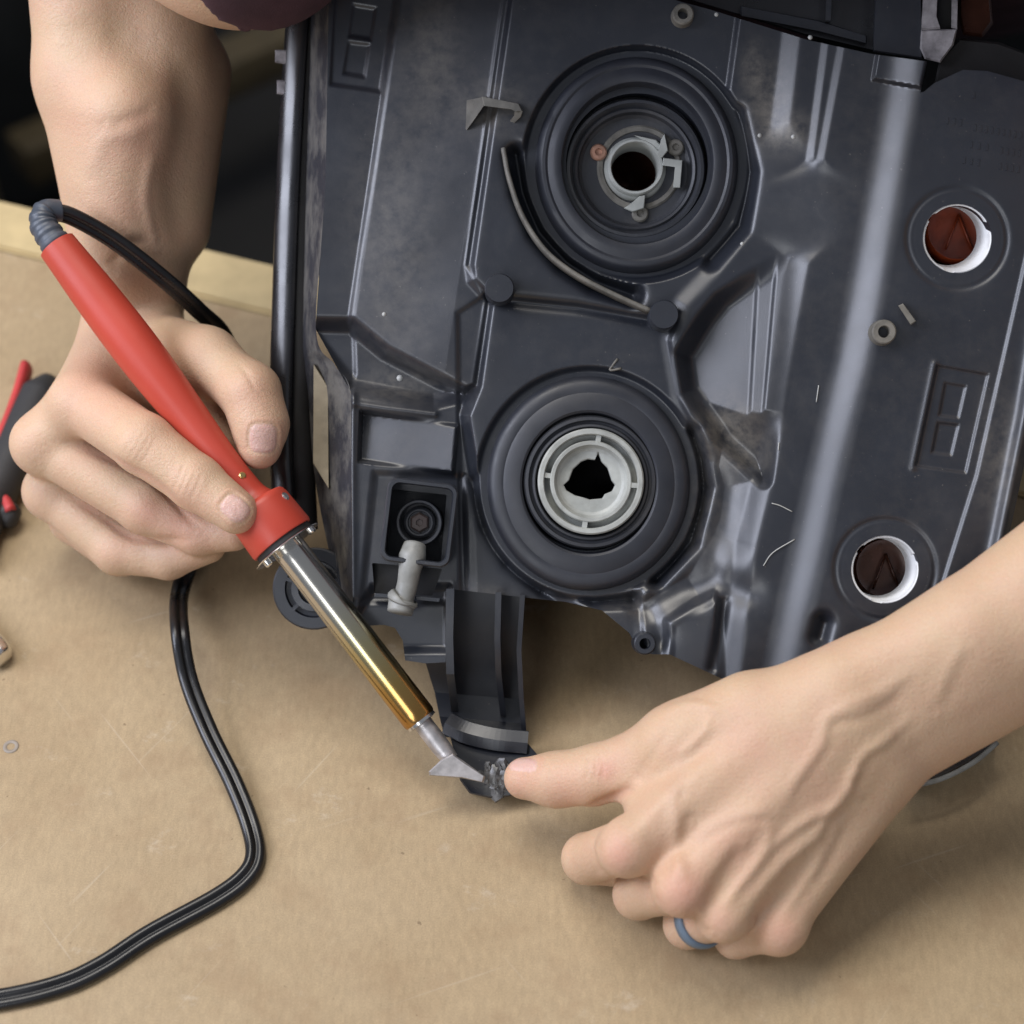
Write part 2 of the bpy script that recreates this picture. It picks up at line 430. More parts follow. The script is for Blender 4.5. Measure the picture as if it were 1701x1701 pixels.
OUT = [(547, -80), (1092, -80), (1092, -8), (1180, 16), (1340, 66), (1450, 90), (1540, 102), (1528, 158), (1552, 138), (1600, 116), (1640, 118),
       (1720, 140), (1790, 160), (1790, 330), (1745, 520), (1722, 650), (1700, 780), (1674, 900), (1640, 1010), (1600, 1100), (1500, 1185),
       (1330, 1168), (1222, 1138), (1112, 1087), (1085, 1087), (1062, 1082), (1046, 1052), (1000, 1014), (940, 1000), (885, 994),
       (745, 978), (744, 1000), (740, 1100), (706, 1102), (673, 1097), (669, 1064), (656, 1043), (638, 1038), (600, 1040), (586, 1000),
       (583, 650), (572, 632), (524, 546), (541, 300)]
def right_of(line): return list(line) + [(2400, line[-1][1]), (2400, line[0][1])]
def height(U, V):
    # every facet that turns to the left climbs about half a millimetre per millimetre
    h = np.full(U.shape, -11.5)
    def R(poly, dz, w=9, lin=False, mask=None):
        nonlocal h
        x = sdf_poly(U, V, poly) / w + 0.5
        s = lramp(x) if lin else sstep(x)
        h = h + dz * s * (1 if mask is None else mask)
    def G(line, dz, sig):
        nonlocal h
        h = h + dz * np.exp(-(dist_line(U, V, line) / sig) ** 2)
    def blend(T, poly, w):
        nonlocal h
        k = sstep(sdf_poly(U, V, poly) / w + 0.5); h = h * (1 - k) + T * k
    # strip -> panel
    R([(672, -90), (660, 0), (580, 535), (588, 560), (590, 620), (583, 650), (583, 1500), (2400, 1500), (2400, -90)], 1.5, 11)
    # panel, climbing towards the plateau
    TB = -9.2 + np.minimum(0.036 * np.clip(U - (660 - 0.15 * V), 0, 400) * (0.8 + 0.2 * sstep((V - 60) / 380)), 6.2) + 0.8 * np.sin(V / 90.0) * sstep((V - 200) / 300)
    blend(TB, [(674, -90), (662, 0), (584, 535), (640, 590), (770, 650), (790, 640), (812, 498), (779, 440), (842, 0), (858, -90)], 14)
    R([(560, 640), (583, 636), (690, 652), (772, 665), (780, 720), (800, 1400), (500, 1400)], -0.5, 14)
    # dark sunken valley between panel and lower block
    R([(500, 538), (585, 540), (640, 585), (775, 655), (720, 668), (585, 644)], -9, 34)
    # central plateaus
    plat = [(858, -90), (842, 0), (779, 440), (783, 466), (812, 498), (792, 640), (772, 690), (790, 800), (830, 900), (900, 975), (1000, 1030), (1000, 1500), (2400, 1500), (2400, -90)]
    k = lramp(sdf_poly(U, V, plat) / 17 + 0.5)
    h = np.where(k > 0.0, h + k * (np.where(h < -0.1, 0.0, h) - h) * sstep((V + 400) / 100), h)
    R([(560, 1080), (745, 1080), (745, 975), (620, 975)], -4, 20)
    L1 = [(1242, -90), (1227, 20), (1209, 150), (1238, 205), (1250, 285), (1236, 380), (1180, 452), (1132, 502), (1112, 565), (1128, 655), (1172, 760),
          (1166, 850), (1122, 930), (1062, 990), (1085, 1200)]
    R([(806, 490), (850, 497), (960, 508), (1098, 532), (1128, 520)] + L1[8:] + [(1085, 1400), (770, 1400), (760, 520)], -1.6, 12)
    G([(815, 494), (850, 499), (960, 510), (1098, 534)], -2.2, 10)
    # rise right of the upper socket
    R(right_of(L1), 2.4, 13 + 24 * sstep((V - 200) / 150))
    wv = 34 + 100 * sstep((V - 200) / 90) * sstep((440 - V) / 60)
    R(right_of([(1330, -90), (1316, 40), (1296, 205), (1305, 300), (1330, 420), (1322, 460), (1290, 640), (1266, 800), (1240, 900), (1226, 1010), (1206, 1200)]), 4.3, wv, lin=True)
    wv = 14 + 180 * sstep((V - 262) / 60)
    R(right_of([(1380, -90), (1370, 70), (1345, 262), (1345, 330), (1345, 1400)]), 1.7, wv, lin=True, mask=sstep((900 - V) / 600))
    R(right_of([(1412, -90), (1398, 70), (1362, 268), (1350, 330), (1350, 1400)]), 1.7, wv, lin=True, mask=sstep((900 - V) / 600))
    # deep gaps beside the socket rings
    G([(857, 258), (868, 320), (895, 385), (940, 435), (990, 468), (1050, 490)], -9, 15)
    G([(1222, 190), (1243, 285), (1228, 375), (1180, 430)], -8, 13)
    G([(1148, 720), (1168, 810), (1146, 900), (1090, 962)], -10, 13)
    G([(795, 800), (812, 870), (850, 930), (905, 975), (985, 998), (1050, 995)], -8, 12)
    # long rounded shoulder
    sh = [(1530, -90), (1502, 120), (1468, 330), (1418, 600), (1368, 800), (1300, 1110), (1280, 1300)]
    R(right_of(sh), 6.4, 76)
    R(right_of([(1800, 0), (1692, 480), (1622, 790), (1556, 1000), (1500, 1250)]), 1.3, 10)
    G([(1790, 200), (1746, 430), (1704, 690), (1664, 890), (1640, 1000)], 4.0, 14)
    # ramp cut between the sockets
    sc = [(1172, 530), (1198, 498), (1240, 470), (1312, 428), (1320, 446), (1298, 620), (1268, 795), (1200, 730), (1142, 650), (1134, 590)]
    T = -11.0 + 0.098 * (U - 1140) + 1.0 * sstep((U - (1262 - 0.055 * (V - 380))) / 10 + .5) + 1.0 * sstep((U - (1294 - 0.085 * (V - 380))) / 9 + .5) + 0.020 * (V - 600)
    T = np.minimum(T, -9.0 + 0.17 * dist_line(U, V, [(1134, 590), (1142, 650), (1200, 730), (1268, 795)]))
    blend(T, sc, 42)
    # worn slope right of the lower socket
    R([(1070, 1000), (1122, 930), (1166, 850), (1172, 760), (1200, 745), (1240, 800), (1222, 900), (1160, 990)], -6.0, 84)
    rp = sstep((sdf_poly(U, V, [(1165, 730), (1255, 790), (1235, 960), (1130, 1010), (1180, 860)]) + 10) / 40)
    h = h + rp * (0.22 * np.sin((U + 0.25 * V) / 9.5) + 0.08 * np.sin((U - 0.1 * V) / 6.1 + 2))
    G([(1085, 1010), (1130, 985), (1190, 965), (1240, 985)], -2.4, 26)
    G([(1075, 1015), (1098, 1060)], -2.4, 18)
    R([(1107, 1032), (1150, 1003), (1186, 985), (1195, 1000), (1200, 1200), (1100, 1200)], 2.2, 18)
    blend(h + 0.02 * (U - 1150), [(1120, 1040), (1190, 1000), (1190, 1200), (1110, 1200)], 12)
    G([(1203, 1000), (1185, 1110)], -2.0, 9)
    G([(1368, 1035), (1362, 1058)], -5, 15)
    # block at the top
    R([(1458, 86), (1540, 98), (1530, 146), (1450, 132)], 3.0, 8)
    # moulded windows
    def window(q, ina, inb):
        R(q, -1.2, 8); R(ina, -1.1, 8); R(inb, -1.1, 8)
    window([(560, -60), (664, -60), (631, 152), (549, 140)], [(587, 8), (624, 14), (616, 66), (580, 60)], [(579, 70), (614, 74), (605, 128), (571, 122)])
    window([(1556, 607), (1641, 622), (1604, 785), (1520, 774)], [(1570, 636), (1604, 642), (1592, 694), (1560, 690)], [(1558, 702), (1592, 706), (1580, 756), (1548, 752)])
    G([(1553, 605), (1517, 776)], 0.8, 6)
    pl_ = [(600, 684), (760, 707), (753, 786), (597, 766)]
    blend(h - 0.5 + 0.060 * (U - 690) + 0.03 * (V - 735), pl_, 9)
    G([(588, 670), (640, 678), (722, 688)], 1.4, 6)
    G([(586, 655), (584, 780), (586, 990)], 1.4, 7)
    # seat round the adjuster box
    R([(622, 785), (770, 790), (775, 1000), (600, 1000)], -2, 16)
    # basins for the sockets
    for (cu, cv, r) in ((1058, 273, 186), (978, 803, 184)):
        d = np.hypot(U - cu, (V - cv) / 1.03)
        s = sstep((r + 8 - d) / 12)
        h = h * (1 - s) + (-5.5) * s
    for (cu, cv) in ((1590, 396), (1470, 946)):
        d = np.hypot(U - cu, V - cv)
        h = h - 0.8 * np.exp(-((d - 82) / 5.5) ** 2) - 0.5 * sstep((80 - d) / 8)
    # gentle unevenness of a moulding
    h = h + 0.22 * np.sin(U / 61 + 1) * np.sin(V / 83 + 2) + 0.10 * np.sin(U / 29 + V / 41)
    return h
HOLES = [('c', 1058, 273, 118), ('c', 978, 803, 112), ('c', 1590, 396, 57.5), ('c', 1470, 946, 56.5),
         ('p', [(650, 812), (742, 822), (732, 938), (640, 928)]), ('p', [(618, 935), (735, 945), (718, 990), (622, 985)])]
def build_plate():
    st = 1.9
    us = np.arange(480, 1990, 1.45); vs = np.arange(-85, 1200, 2.3)
    U, V = np.meshgrid(us, vs); U = U - 0.16 * V
    def clipf(U, V):
        s = sdf_poly(U, V, OUT)
        for hh in HOLES:
            s = np.minimum(s, (np.hypot(U - hh[1], V - hh[2]) - hh[3]) if hh[0] == 'c' else -sdf_poly(U, V, hh[1]))
        return s
    s = clipf(U, V)
    near = (s < 0) & (s > -st * 1.9)
    Uu, Vv = U.copy(), V.copy()
    for _ in range(3):                     # pull the rim vertices onto the outline
        a, b = Uu[near], Vv[near]; e = 0.5
        s0 = clipf(a, b); gx = (clipf(a + e, b) - clipf(a - e, b)) / (2 * e); gy = (clipf(a, b + e) - clipf(a, b - e)) / (2 * e)
        g2 = np.maximum(gx * gx + gy * gy, 0.3)
        Uu[near] = a - s0 * gx / g2; Vv[near] = b - s0 * gy / g2
    ok = (s >= 0) | near
    quad = ok[:-1, :-1] & ok[1:, :-1] & ok[1:, 1:] & ok[:-1, 1:]
    sin = s >= 0
    quad &= (sin[:-1, :-1].astype(int) + sin[1:, :-1] + sin[1:, 1:] + sin[:-1, 1:]) >= 1
    H = height(Uu, Vv)
    d = D0 - H
    X = (Uu - C0) / F * d; Y = (C0 - Vv) / F * d
    idx = np.arange(U.size).reshape(U.shape)
    q = np.stack([idx[:-1, :-1], idx[1:, :-1], idx[1:, 1:], idx[:-1, 1:]], -1)[quad]
    used = np.unique(q); re = np.full(U.size, -1); re[used] = np.arange(len(used)); q = re[q]
    VV = np.stack([X.ravel(), Y.ravel(), H.ravel()], 1)[used]
    UU, V2 = Uu.ravel()[used], Vv.ravel()[used]
    # rim wall
    from collections import Counter
    E = np.vstack([q[:, [0, 1]], q[:, [1, 2]], q[:, [2, 3]], q[:, [3, 0]]])
    key = np.sort(E, 1); k = key[:, 0].astype(np.int64) * (len(VV) + 1) + key[:, 1]
    un, inv, cnt = np.unique(k, return_inverse=True, return_counts=True)
    be = E[cnt[inv] == 1]
    bv = np.unique(be); m2 = {int(b): i for i, b in enumerate(bv)}
    low = VV[bv].copy(); low[:, 2] -= 7.0
    base = len(VV)
    side = [[a, b, base + m2[int(b)], base + m2[int(a)]][::-1] for a, b in be]
    VV = np.vstack([VV, low])
    UU = np.concatenate([UU, UU[bv]]); V2 = np.concatenate([V2, V2[bv]])
    return VV, q.tolist() + side, UU, V2

lampbase = to_world(PT(1080, 900, 0))[0]
lamp = thing('headlight_housing', 'black plastic back of a car headlight, two round bulb sockets, propped on the bench', 'headlight', tuple(lampbase))
VV, FF, pu, pv = build_plate()
plate = mk('back_plate', VV, FF, M['plastic'], lamp)
fix_normals(plate, 50)
def blob(cx, cy, sx, sy, a): return a * np.exp(-((pu - cx) / sx) ** 2 - ((pv - cy) / sy) ** 2)
dust = (blob(1275, 170, 35, 60, .55) + blob(1310, 220, 40, 30, .6) + blob(1250, 110, 20, 40, .4) + blob(650, 380, 70, 230, .30) + blob(720, 100, 50, 120, .35)
        + blob(1660, 760, 40, 120, .30) + blob(1215, 730, 60, 60, .35) + blob(1180, 870, 50, 90, .2) + blob(1440, 250, 60, 200, .10) + blob(820, 180, 60, 50, .4)
        + blob(1200, 700, 45, 40, .28) + blob(1240, 755, 30, 30, .28) + blob(680, 640, 80, 25, .35) + blob(1060, 1010, 60, 30, .25) + blob(780, 990, 80, 20, .3) + blob(640, 840, 60, 150, .1))
at = plate.data.attributes.new('dust', 'FLOAT', 'POINT'); at.data.foreach_set('value', np.clip(dust, 0, 1).astype(np.float32))

# shell behind the plate: tapers down to the bench
def shell():
    pts = np.array(OUT, float); pts[:, 1] = np.clip(pts[:, 1], -60, 1185); pts = np.array([p for p in pts])
    c = np.array([1100, 560.])
    rings = []
    for fz, sc in ((0.08, 0.985), (0.25, 0.96), (0.55, 0.90), (0.8, 0.80), (0.93, 0.62), (0.97, 0.3)):
        ring = []
        for (u, v) in pts:
            uu, vv = c + (np.array([u, v]) - c) * sc
            z0 = -24.0
            zt = max(PT(uu, vv, 6)[2], -190)
            ring.append(P(uu, vv, z0 + (zt - z0) * fz))
        rings.append(ring)
    n = len(pts); V = [p for r in rings for p in r]; Fc = []
    for i in range(len(rings) - 1):
        for k in range(n):
            k2 = (k + 1) % n; Fc.append([i * n + k, i * n + k2, (i + 1) * n + k2, (i + 1) * n + k])
    Fc.append([(len(rings) - 1) * n + k for k in range(n)])
    return np.array(V), Fc
hard('lens_shell', shell(), M['dark'], lamp, 60)

# left edge: rim bead, channel, sealant wall, added beige strip for the bench seen through a gap
rim = spline([P(508, -70, -44), P(496, 60, -44), P(483, 280, -44), P(475, 500, -44), P(470, 700, -44), P(474, 830, -44)], 14)
mk('rim_bead', *sweep(rim, [(-6.2, -4.5), (-6.3, -2.4), (-5.6, -1.0), (-4.4, 0.2), (-2.6, 1.3), (-0.6, 2.1), (0.9, 2.5), (2.4, 2.4), (3.6, 1.5), (4.0, 0.2), (4.0, -4.5)], up=(1, 0, 0)), M['gloss_black'], lamp)
ch = spline([P(527, -70, -50), P(516, 60, -50), P(504, 280, -50), P(497, 500, -50), P(497, 700, -50), P(505, 880, -50)], 14)
mk('rim_channel', *sweep(ch, circ(6.0, 16, 5.0), up=(1, 0, 0)), M['dark'], lamp)
top = spline([P(547, -80, -17), P(541, 300, -17), P(525, 546, -18), P(556, 606, -18), P(583, 655, -14), P(584, 820, -14), P(586, 1000, -14)], 16)
bot = spline([P(518, -80, -46), P(508, 300, -46), P(503, 546, -46), P(506, 606, -46), P(512, 655, -46), P(524, 800, -46), P(560, 980, -40)], 16)
mid = top * 0.5 + bot * 0.5 + np.array([0, 0, 2.0])
nn = len(top)
V = np.vstack([top, mid, bot])
hard('side_wall', (V, [[r * nn + k, r * nn + k + 1, (r + 1) * nn + k + 1, (r + 1) * nn + k] for r in range(2) for k in range(nn - 1)]), M['glue'], lamp, 60)
hard('bench_gap_strip', prism([(521, 604), (545, 642), (546, 812), (520, 770)], -34, -29, 0.5), M['gap_fill'], lamp)
for (u, v, w, h_) in ((464, 95, 7, 12), (466, 146, 6, 13)):
    hard('rim_clip', prism([(u - w, v - h_), (u + w + 6, v - h_), (u + w + 6, v + h_), (u - w, v + h_ - 3)], -50, -44, 0.8), M['clear'], lamp)

# sockets
AX = np.array([0, 0, 1.0])
def ring_part(name, c, prof, mat, parent, n=96, sx=1, sy=1, ang=30):
    v, f = lathe(c, AX, prof, n, sx, sy, xdir=(1, 0, 0), caps=False)
    return hard(name, (v, f), mat, parent, ang)
cU = P(1058, 273, -3)
up_s = ring_part('upper_socket_ring', cU, [(43.5, -4), (42.5, 0.0), (41.4, 2.2), (40.2, 3.0), (38.9, 3.1), (37.9, 2.6), (37.2, 2.8), (35.6, 3.4), (33.6, 3.7), (32.2, 3.2), (31.4, 1.4), (31.0, -8), (30.4, -12), (28.6, -12)], M['ring_plastic'], lamp, sx=0.955, sy=1.02)
cap = ring_part('rubber_boot', P(1056, 278, -3), [(28.9, -13), (28.6, -4), (27.8, -2.2), (26.6, -2.0), (25.8, -3.4), (25.2, -4.6), (24.4, -3.6), (23.4, -4.2), (22.8, -7.5), (21.5, -8.6), (14.5, -9.2), (12.6, -9.0)], M['rubber'], lamp)
tube_c = P(1055, 279, -11)
col = ring_part('bulb_collar', tube_c, [(13.4, -3), (12.6, -0.8), (11.7, 0.2), (11.4, 2.8), (11.0, 3.4), (10.2, 3.4), (9.8, 2.4), (9.5, -10), (9.4, -14)], M['grey_plastic'], lamp, 64)
ring_part('collar_flange', P(1062, 279, -12), [(17.5, -2), (17.4, 0.4), (16.6, 1.0), (15.0, 0.6), (14.5, -2)], M['dusty'], lamp, 48)
hard('bulb_clip', join([prism([(1102, 262), (1134, 266), (1130, 312), (1118, 312), (1122, 276), (1100, 274)], -12, -6.5, 0.4),
                        prism([(1098, 232), (1104, 222), (1110, 250), (1100, 262), (1092, 256)], -12, -7, 0.4),
                        prism([(1062, 326), (1072, 324), (1070, 346), (1050, 352), (1036, 346), (1048, 338)], -12, -7.5, 0.4),
                        prism([(1052, 224), (1090, 232), (1100, 244), (1094, 250), (1072, 236)], -12, -8, 0.4)]), M['grey_plastic'], lamp)
for (u, v, m_) in ((994, 254, 'rust'), (1122, 246, 'metal'), (1063, 356, 'metal')):
    vv, ff = lathe(P(u, v, -12), AX, [(3.4, -1), (3.4, 1.6), (2.8, 2.2), (1.5, 2.3), (1.3, 1.2), (0.0, 1.1)], 24, caps=False)
    hard('rivet', (vv, ff), M[m_] if m_ == 'rust' else M['dusty'], lamp)
vv, ff = lathe(P(1055, 279, -26), AX, [(9.4, 2), (12, -4), (16, -14), (15, -26), (8, -34), (0, -36)], 40, caps=False)
mk('inner_bowl', vv, ff, M['brown'], lamp)

cL = P(978, 803, -3)
ring_part('lower_socket_ring', cL, [(43.4, -4), (42.6, -0.2), (41.4, 1.5), (40.0, 2.2), (37.4, 2.8), (36.2, 2.6), (35.2, 3.0), (31.0, 3.9), (29.2, 3.9), (28.3, 3.2), (27.9, 1), (27.4, -6), (25, -7)], M['ring_plastic'], lamp, sx=0.955, sy=1.01)
ring_part('rubber_boot', P(980, 801, -3), [(27.0, -8), (26.9, 2.0), (26.2, 3.6), (25.0, 3.8), (24.4, 2.4), (23.8, 2.0), (23.2, 3.4), (22.4, 3.6), (21.9, 2.6), (21.7, -2), (20, -3)], M['rubber'], lamp)
aC = P(981, 800, -1)
adap = ring_part('bulb_adapter', aC, [(21.5, -3), (21.3, 3.6), (20.7, 4.3), (19.2, 4.3), (18.8, 3.6), (18.6, -1.5), (16.6, -1.7), (16.4, 3.0), (16.0, 3.6), (14.8, 3.5), (14.3, 2.2), (13.6, 0.6), (12.4, 0.0)], M['grey_plastic'], lamp, 80)
for a in (80, 172, 262, 355):
    r0, r1, w = 16.2, 19.0, 1.0
    a = math.radians(a); dx = np.array([math.cos(a), math.sin(a), 0]); dy = np.array([-math.sin(a), math.cos(a), 0])
    q = [aC + dx * r + dy * s * w + AX * z for z in (-1.6, 3.2) for r, s in ((r0, -1), (r1, -1), (r1, 1), (r0, 1))]
    hard('adapter_rib', (q, [[3, 2, 1, 0], [4, 5, 6, 7]] + [[k, (k + 1) % 4, 4 + (k + 1) % 4, 4 + k] for k in range(4)]), M['grey_plastic'], adap)
# keyed three-lobed opening
n = 288; V = []
KEY = [(1320, 530), (1352, 518), (1384, 522), (1400, 488), (1416, 530), (1445, 560), (1464, 618), (1480, 640), (1466, 668), (1432, 682), (1420, 702), (1360, 708), (1330, 698), (1290, 688), (1250, 664), (1238, 640), (1262, 618), (1282, 566)]
KEY = np.array([((500 + x / 2.835 - 981) / 4.1, -(580 + y / 2.835 - 800) / 4.1) for x, y in KEY])
def keyr(a):
    best = 3.0
    for i in range(len(KEY)):
        p, q = KEY[i], KEY[(i + 1) % len(KEY)]; dx, dy = math.cos(a), math.sin(a)
        e = q - p; den = dx * e[1] - dy * e[0]
        if abs(den) < 1e-9: continue
        t = (p[0] * e[1] - p[1] * e[0]) / den; w_ = (p[0] * dy - p[1] * dx) / den
        if t > 0 and -1e-6 <= w_ <= 1 + 1e-6: best = max(best, t)
    return best
for i in range(n):
    a = 2 * math.pi * i / n; dv = np.array([math.cos(a), math.sin(a), 0]); r = keyr(a)
    V += [aC + dv * 12.5 + AX * 0.02, aC + dv * (r + 0.4) - AX * 0.4, aC + dv * r - AX * 0.9, aC + dv * r - AX * 5]
Fc = [[4 * i + k, 4 * ((i + 1) % n) + k, 4 * ((i + 1) % n) + k + 1, 4 * i + k + 1] for i in range(n) for k in range(3)]
hard('keyed_opening', (V, Fc), M['grey_plastic'], adap)
vv, ff = lathe(P(980, 801, -8), AX, [(11.2, 2), (15, -8), (17, -20), (9, -34), (0, -36)], 40, caps=False)
mk('inner_bowl', vv, ff, M['dark'], lamp)

# two open bulb holes on the right
for (u, v, r, z, bowl) in ((1590, 396, 13.6, 9.0, 'amber'), (1470, 946, 13.4, 9.0, 'brown')):
    z = float(height(np.array([u + 66.]), np.array([float(v)]))[0]) - 1.4
    n = 72; prof = [(0.5, -0.6), (0.1, 0.5), (-0.3, 0.7), (-0.7, 0.2), (-0.7, -5), (-1.1, -5.6), (-1.3, -13), (-1.8, -17)]
    V = []
    for dr, h_ in prof:
        for k in range(n):
            a = 2 * math.pi * k / n; rr = r + dr
            if any(abs((math.degrees(a) - q + 180) % 360 - 180) < 8 for q in (20, 140, 255)) and h_ > -5: rr += 1.3
            V.append(P(u, v, z) + np.array([math.cos(a) * rr , math.sin(a) * rr - (0.20 if v < 800 else 0.03) * min(h_, 0), h_]))
    Fc = [[i * n + k, i * n + (k + 1) % n, (i + 1) * n + (k + 1) % n, (i + 1) * n + k] for i in range(len(prof) - 1) for k in range(n)]
    hole = hard('bulb_hole', (V, Fc), M['white_plastic'], lamp)
    vv, ff = lathe(P(u, v, z - 17) + np.array([0, 3.4 if v < 800 else 0.5, 0]), AX, [(r - 1.8, 0), (r - 1.0, -2), (r - 0.6, -6), (r - 0.8, -9), (r - 2, -10), (r - 6, -10.2), (0, -10.4)], 48, caps=False)
    b_ = mk('reflector_bowl', vv, ff, M[bowl], lamp)
    c_ = P(u, v, z - 27.5) + np.array([0, 3.4 if v < 800 else 0.5, 0])
    for sx_ in (-1, 1):
        mk('reflector_rib', *sweep(np.array([c_ + np.array((sx_ * 5.5, -8.5, 3.0)), c_ + np.array((sx_ * 2.6, -1, 2.5)), c_ + np.array((0, 6, 2.0))]), circ(0.5, 6)), M['amber'] if v < 800 else M['brown'], b_)

# curved thin rib, pegs, bosses
def hz(u, v): return float(height(np.array([float(u)]), np.array([float(v)]))[0])
rb = spline([P(836, 250, 1), P(846, 300, 1), P(868, 362, 1), P(905, 418, 1), P(955, 458, 1), P(1020, 492, 1), P(1078, 518, 1)], 10)
mk('curved_rib', *sweep(rb, [(-0.9, -5), (0.9, -5), (0.9, 6.0), (0.5, 6.6), (-0.5, 6.6), (-0.9, 6.0)], up=(1, 0.2, 0)), M['dusty'], lamp)
for (u, v) in ((830, 486), (1098, 529)):
    vv, ff = lathe(P(u, v, -6), AX, [(6.6, -3), (6.0, 0), (5.9, 15.2), (5.5, 15.8), (0, 15.8)], 36, caps=False)
    hard('peg', (vv, ff), M['plastic'], lamp)
for (u, v, r, z) in ((1133, 28, 4.3, hz(1133, 28)), (1465, 553, 4.8, hz(1485, 553)), (1070, 1068, 4.4, hz(1070, 1060))):
    vv, ff = lathe(P(u, v, z), AX, [(r + 0.6, -4), (r, 4.5), (r - 0.5, 5.0), (r * 0.52, 5.0), (r * 0.48, 4.2), (r * 0.46, -6), (0, -6)], 32, caps=False)
    hard('screw_boss', (vv, ff), M['dusty'] if v < 1000 else M['plastic'], lamp)
hard('locating_fin', prism([(1492, 508), (1500, 504), (1522, 534), (1513, 540)], hz(1505, 520) - 2, hz(1505, 520) + 5, 0.4), M['dusty'], lamp)
# folded clip by the left plateau edge
hard('spring_clip', join([prism([(768, 168), (808, 160), (804, 176), (776, 216), (764, 212)], [-12, -6, -4, -10, -12], [-7, 4, 6, -4, -7], 0.3),
                          prism([(800, 160), (862, 172), (868, 184), (858, 186), (850, 182), (804, 176)], -5, 6, 0.4),
                          prism([(856, 178), (869, 184), (866, 194), (840, 218), (836, 214), (854, 192)], [-6, -6, -8, -12, -12, -8], [6, 6, 4, -5, -5, 3], 0.4)]), M['dusty'], lamp)
hard('clip_foot', prism([(752, 206), (790, 208), (786, 224), (756, 232), (748, 222)], -12, -9.0, 0.4), M['dusty'], lamp)

# adjuster box and its stud
def rrect(cx, cy, w, h, r, ang=0.0, n=6):
    out = []
    for sx, sy, a0 in ((1, 1, 0), (-1, 1, 90), (-1, -1, 180), (1, -1, 270)):
        for k in range(n + 1):
            a = math.radians(a0 + 90 * k / n)
            x = sx * (w / 2 - r) + r * math.cos(a); y = sy * (h / 2 - r) + r * math.sin(a)
            out.append((cx + x * math.cos(ang) - y * math.sin(ang), cy + x * math.sin(ang) + y * math.cos(ang)))
    return out
o_ = rrect(696, 868, 118, 140, 18, 0.12); i_ = rrect(696, 868, 100, 122, 12, 0.12); n = len(o_)
V = [P(u, v, -14) for u, v in o_] + [P(u, v, 2.6) for u, v in o_] + [P(*(np.array(a) * .75 + np.array(b) * .25), 3.2) for a, b in zip(o_, i_)] + [P(*(np.array(a) * .2 + np.array(b) * .8), 3.2) for a, b in zip(o_, i_)] + [P(u, v, 2.4) for u, v in i_] + [P(u, v, -30) for u, v in i_]
Fc = [[l * n + k, l * n + (k + 1) % n, (l + 1) * n + (k + 1) % n, (l + 1) * n + k] for l in range(5) for k in range(n)] + [[5 * n + k for k in range(n)]]
bx_ = hard('adjuster_box', (V, Fc), M['plastic'], lamp)
vv, ff = lathe(P(697, 868, -10), AX, [(9.4, -14), (9.4, 4.4), (9.0, 5.0), (8.2, 5.0), (7.8, 4.2), (7.6, -2), (6.6, -2.2), (6.4, 0.5), (5.4, 1.6), (4.8, 1.6), (4.5, 0.6), (0, 0.4)], 40, caps=False)
hard('adjuster_cup', (vv, ff), M['rubber'], bx_)
vv, ff = lathe(P(697, 868, -9.4), AX, [(4.3, 0), (4.2, 1.0), (3.4, 1.7), (1.6, 1.8), (1.4, 1.2), (0, 1.1)], 6, caps=False)
hard('adjuster_hex', (vv, ff), M['hex'], bx_)
st = np.array([P(689, 905, -4), P(685, 925, -2), P(681, 945, -1), P(677, 968, -2), P(671, 992, -2), P(669, 996, -2), P(668, 1000, -2), P(664, 1018, -1)])
rad = [4.6, 5.6, 4.6, 4.2, 4.2, 6.6, 5.6, 5.2]
st2 = np.repeat(st, 2, 0) + np.array([0, 0.01, 0]) * np.tile([0, -1], len(st))[:, None]
mk('adjuster_stud', *sweep(spline(st, 5), circ(1, 24), scale=np.interp(np.linspace(0, 7, 36), range(8), rad)), M['stud'], lamp)
hard('stud_well', prism([(612, 930), (740, 940), (724, 994), (618, 988)], -40, -17), M['dark'], lamp)
hard('well_lip', prism([(622, 985), (655, 988), (655, 994), (622, 991)], -14, -5, 0.3), M['plastic'], lamp)
hard('well_lip', prism([(690, 990), (732, 994), (730, 1000), (690, 996)], -14, -4, 0.3), M['plastic'], lamp)

# round mounting ear, lower left
eC = P(521, 978, -33)
vv, ff = lathe(eC, AX, [(17.3, -8), (17.3, -0.6), (16.6, 0), (12.2, 0), (11.6, -1.8), (9.8, -2.0), (9.4, 0.2), (6.6, 0.4), (6.2, -2), (4.4, -2.2), (4.2, -7)], 56, caps=False)
ear = hard('mounting_ear', (vv, ff), M['plastic'], lamp)
for a in (20, 100, 160, 225, 290):
    a = math.radians(a); dx = np.array([math.cos(a), math.sin(a), 0]); dy = np.array([-dx[1], dx[0], 0])
    q = [eC + dx * r + dy * s + AX * z for z in (-2, 0.1) for r, s in ((9, -.8), (12.4, -.8), (12.4, .8), (9, .8))]
    hard('ear_rib', (q, [[3, 2, 1, 0], [4, 5, 6, 7]] + [[k, (k + 1) % 4, 4 + (k + 1) % 4, 4 + k] for k in range(4)]), M['plastic'], ear)
hard('ear_web', prism([(560, 925), (600, 900), (600, 1035), (560, 1020)], -44, -30, 0.5), M['plastic'], lamp)

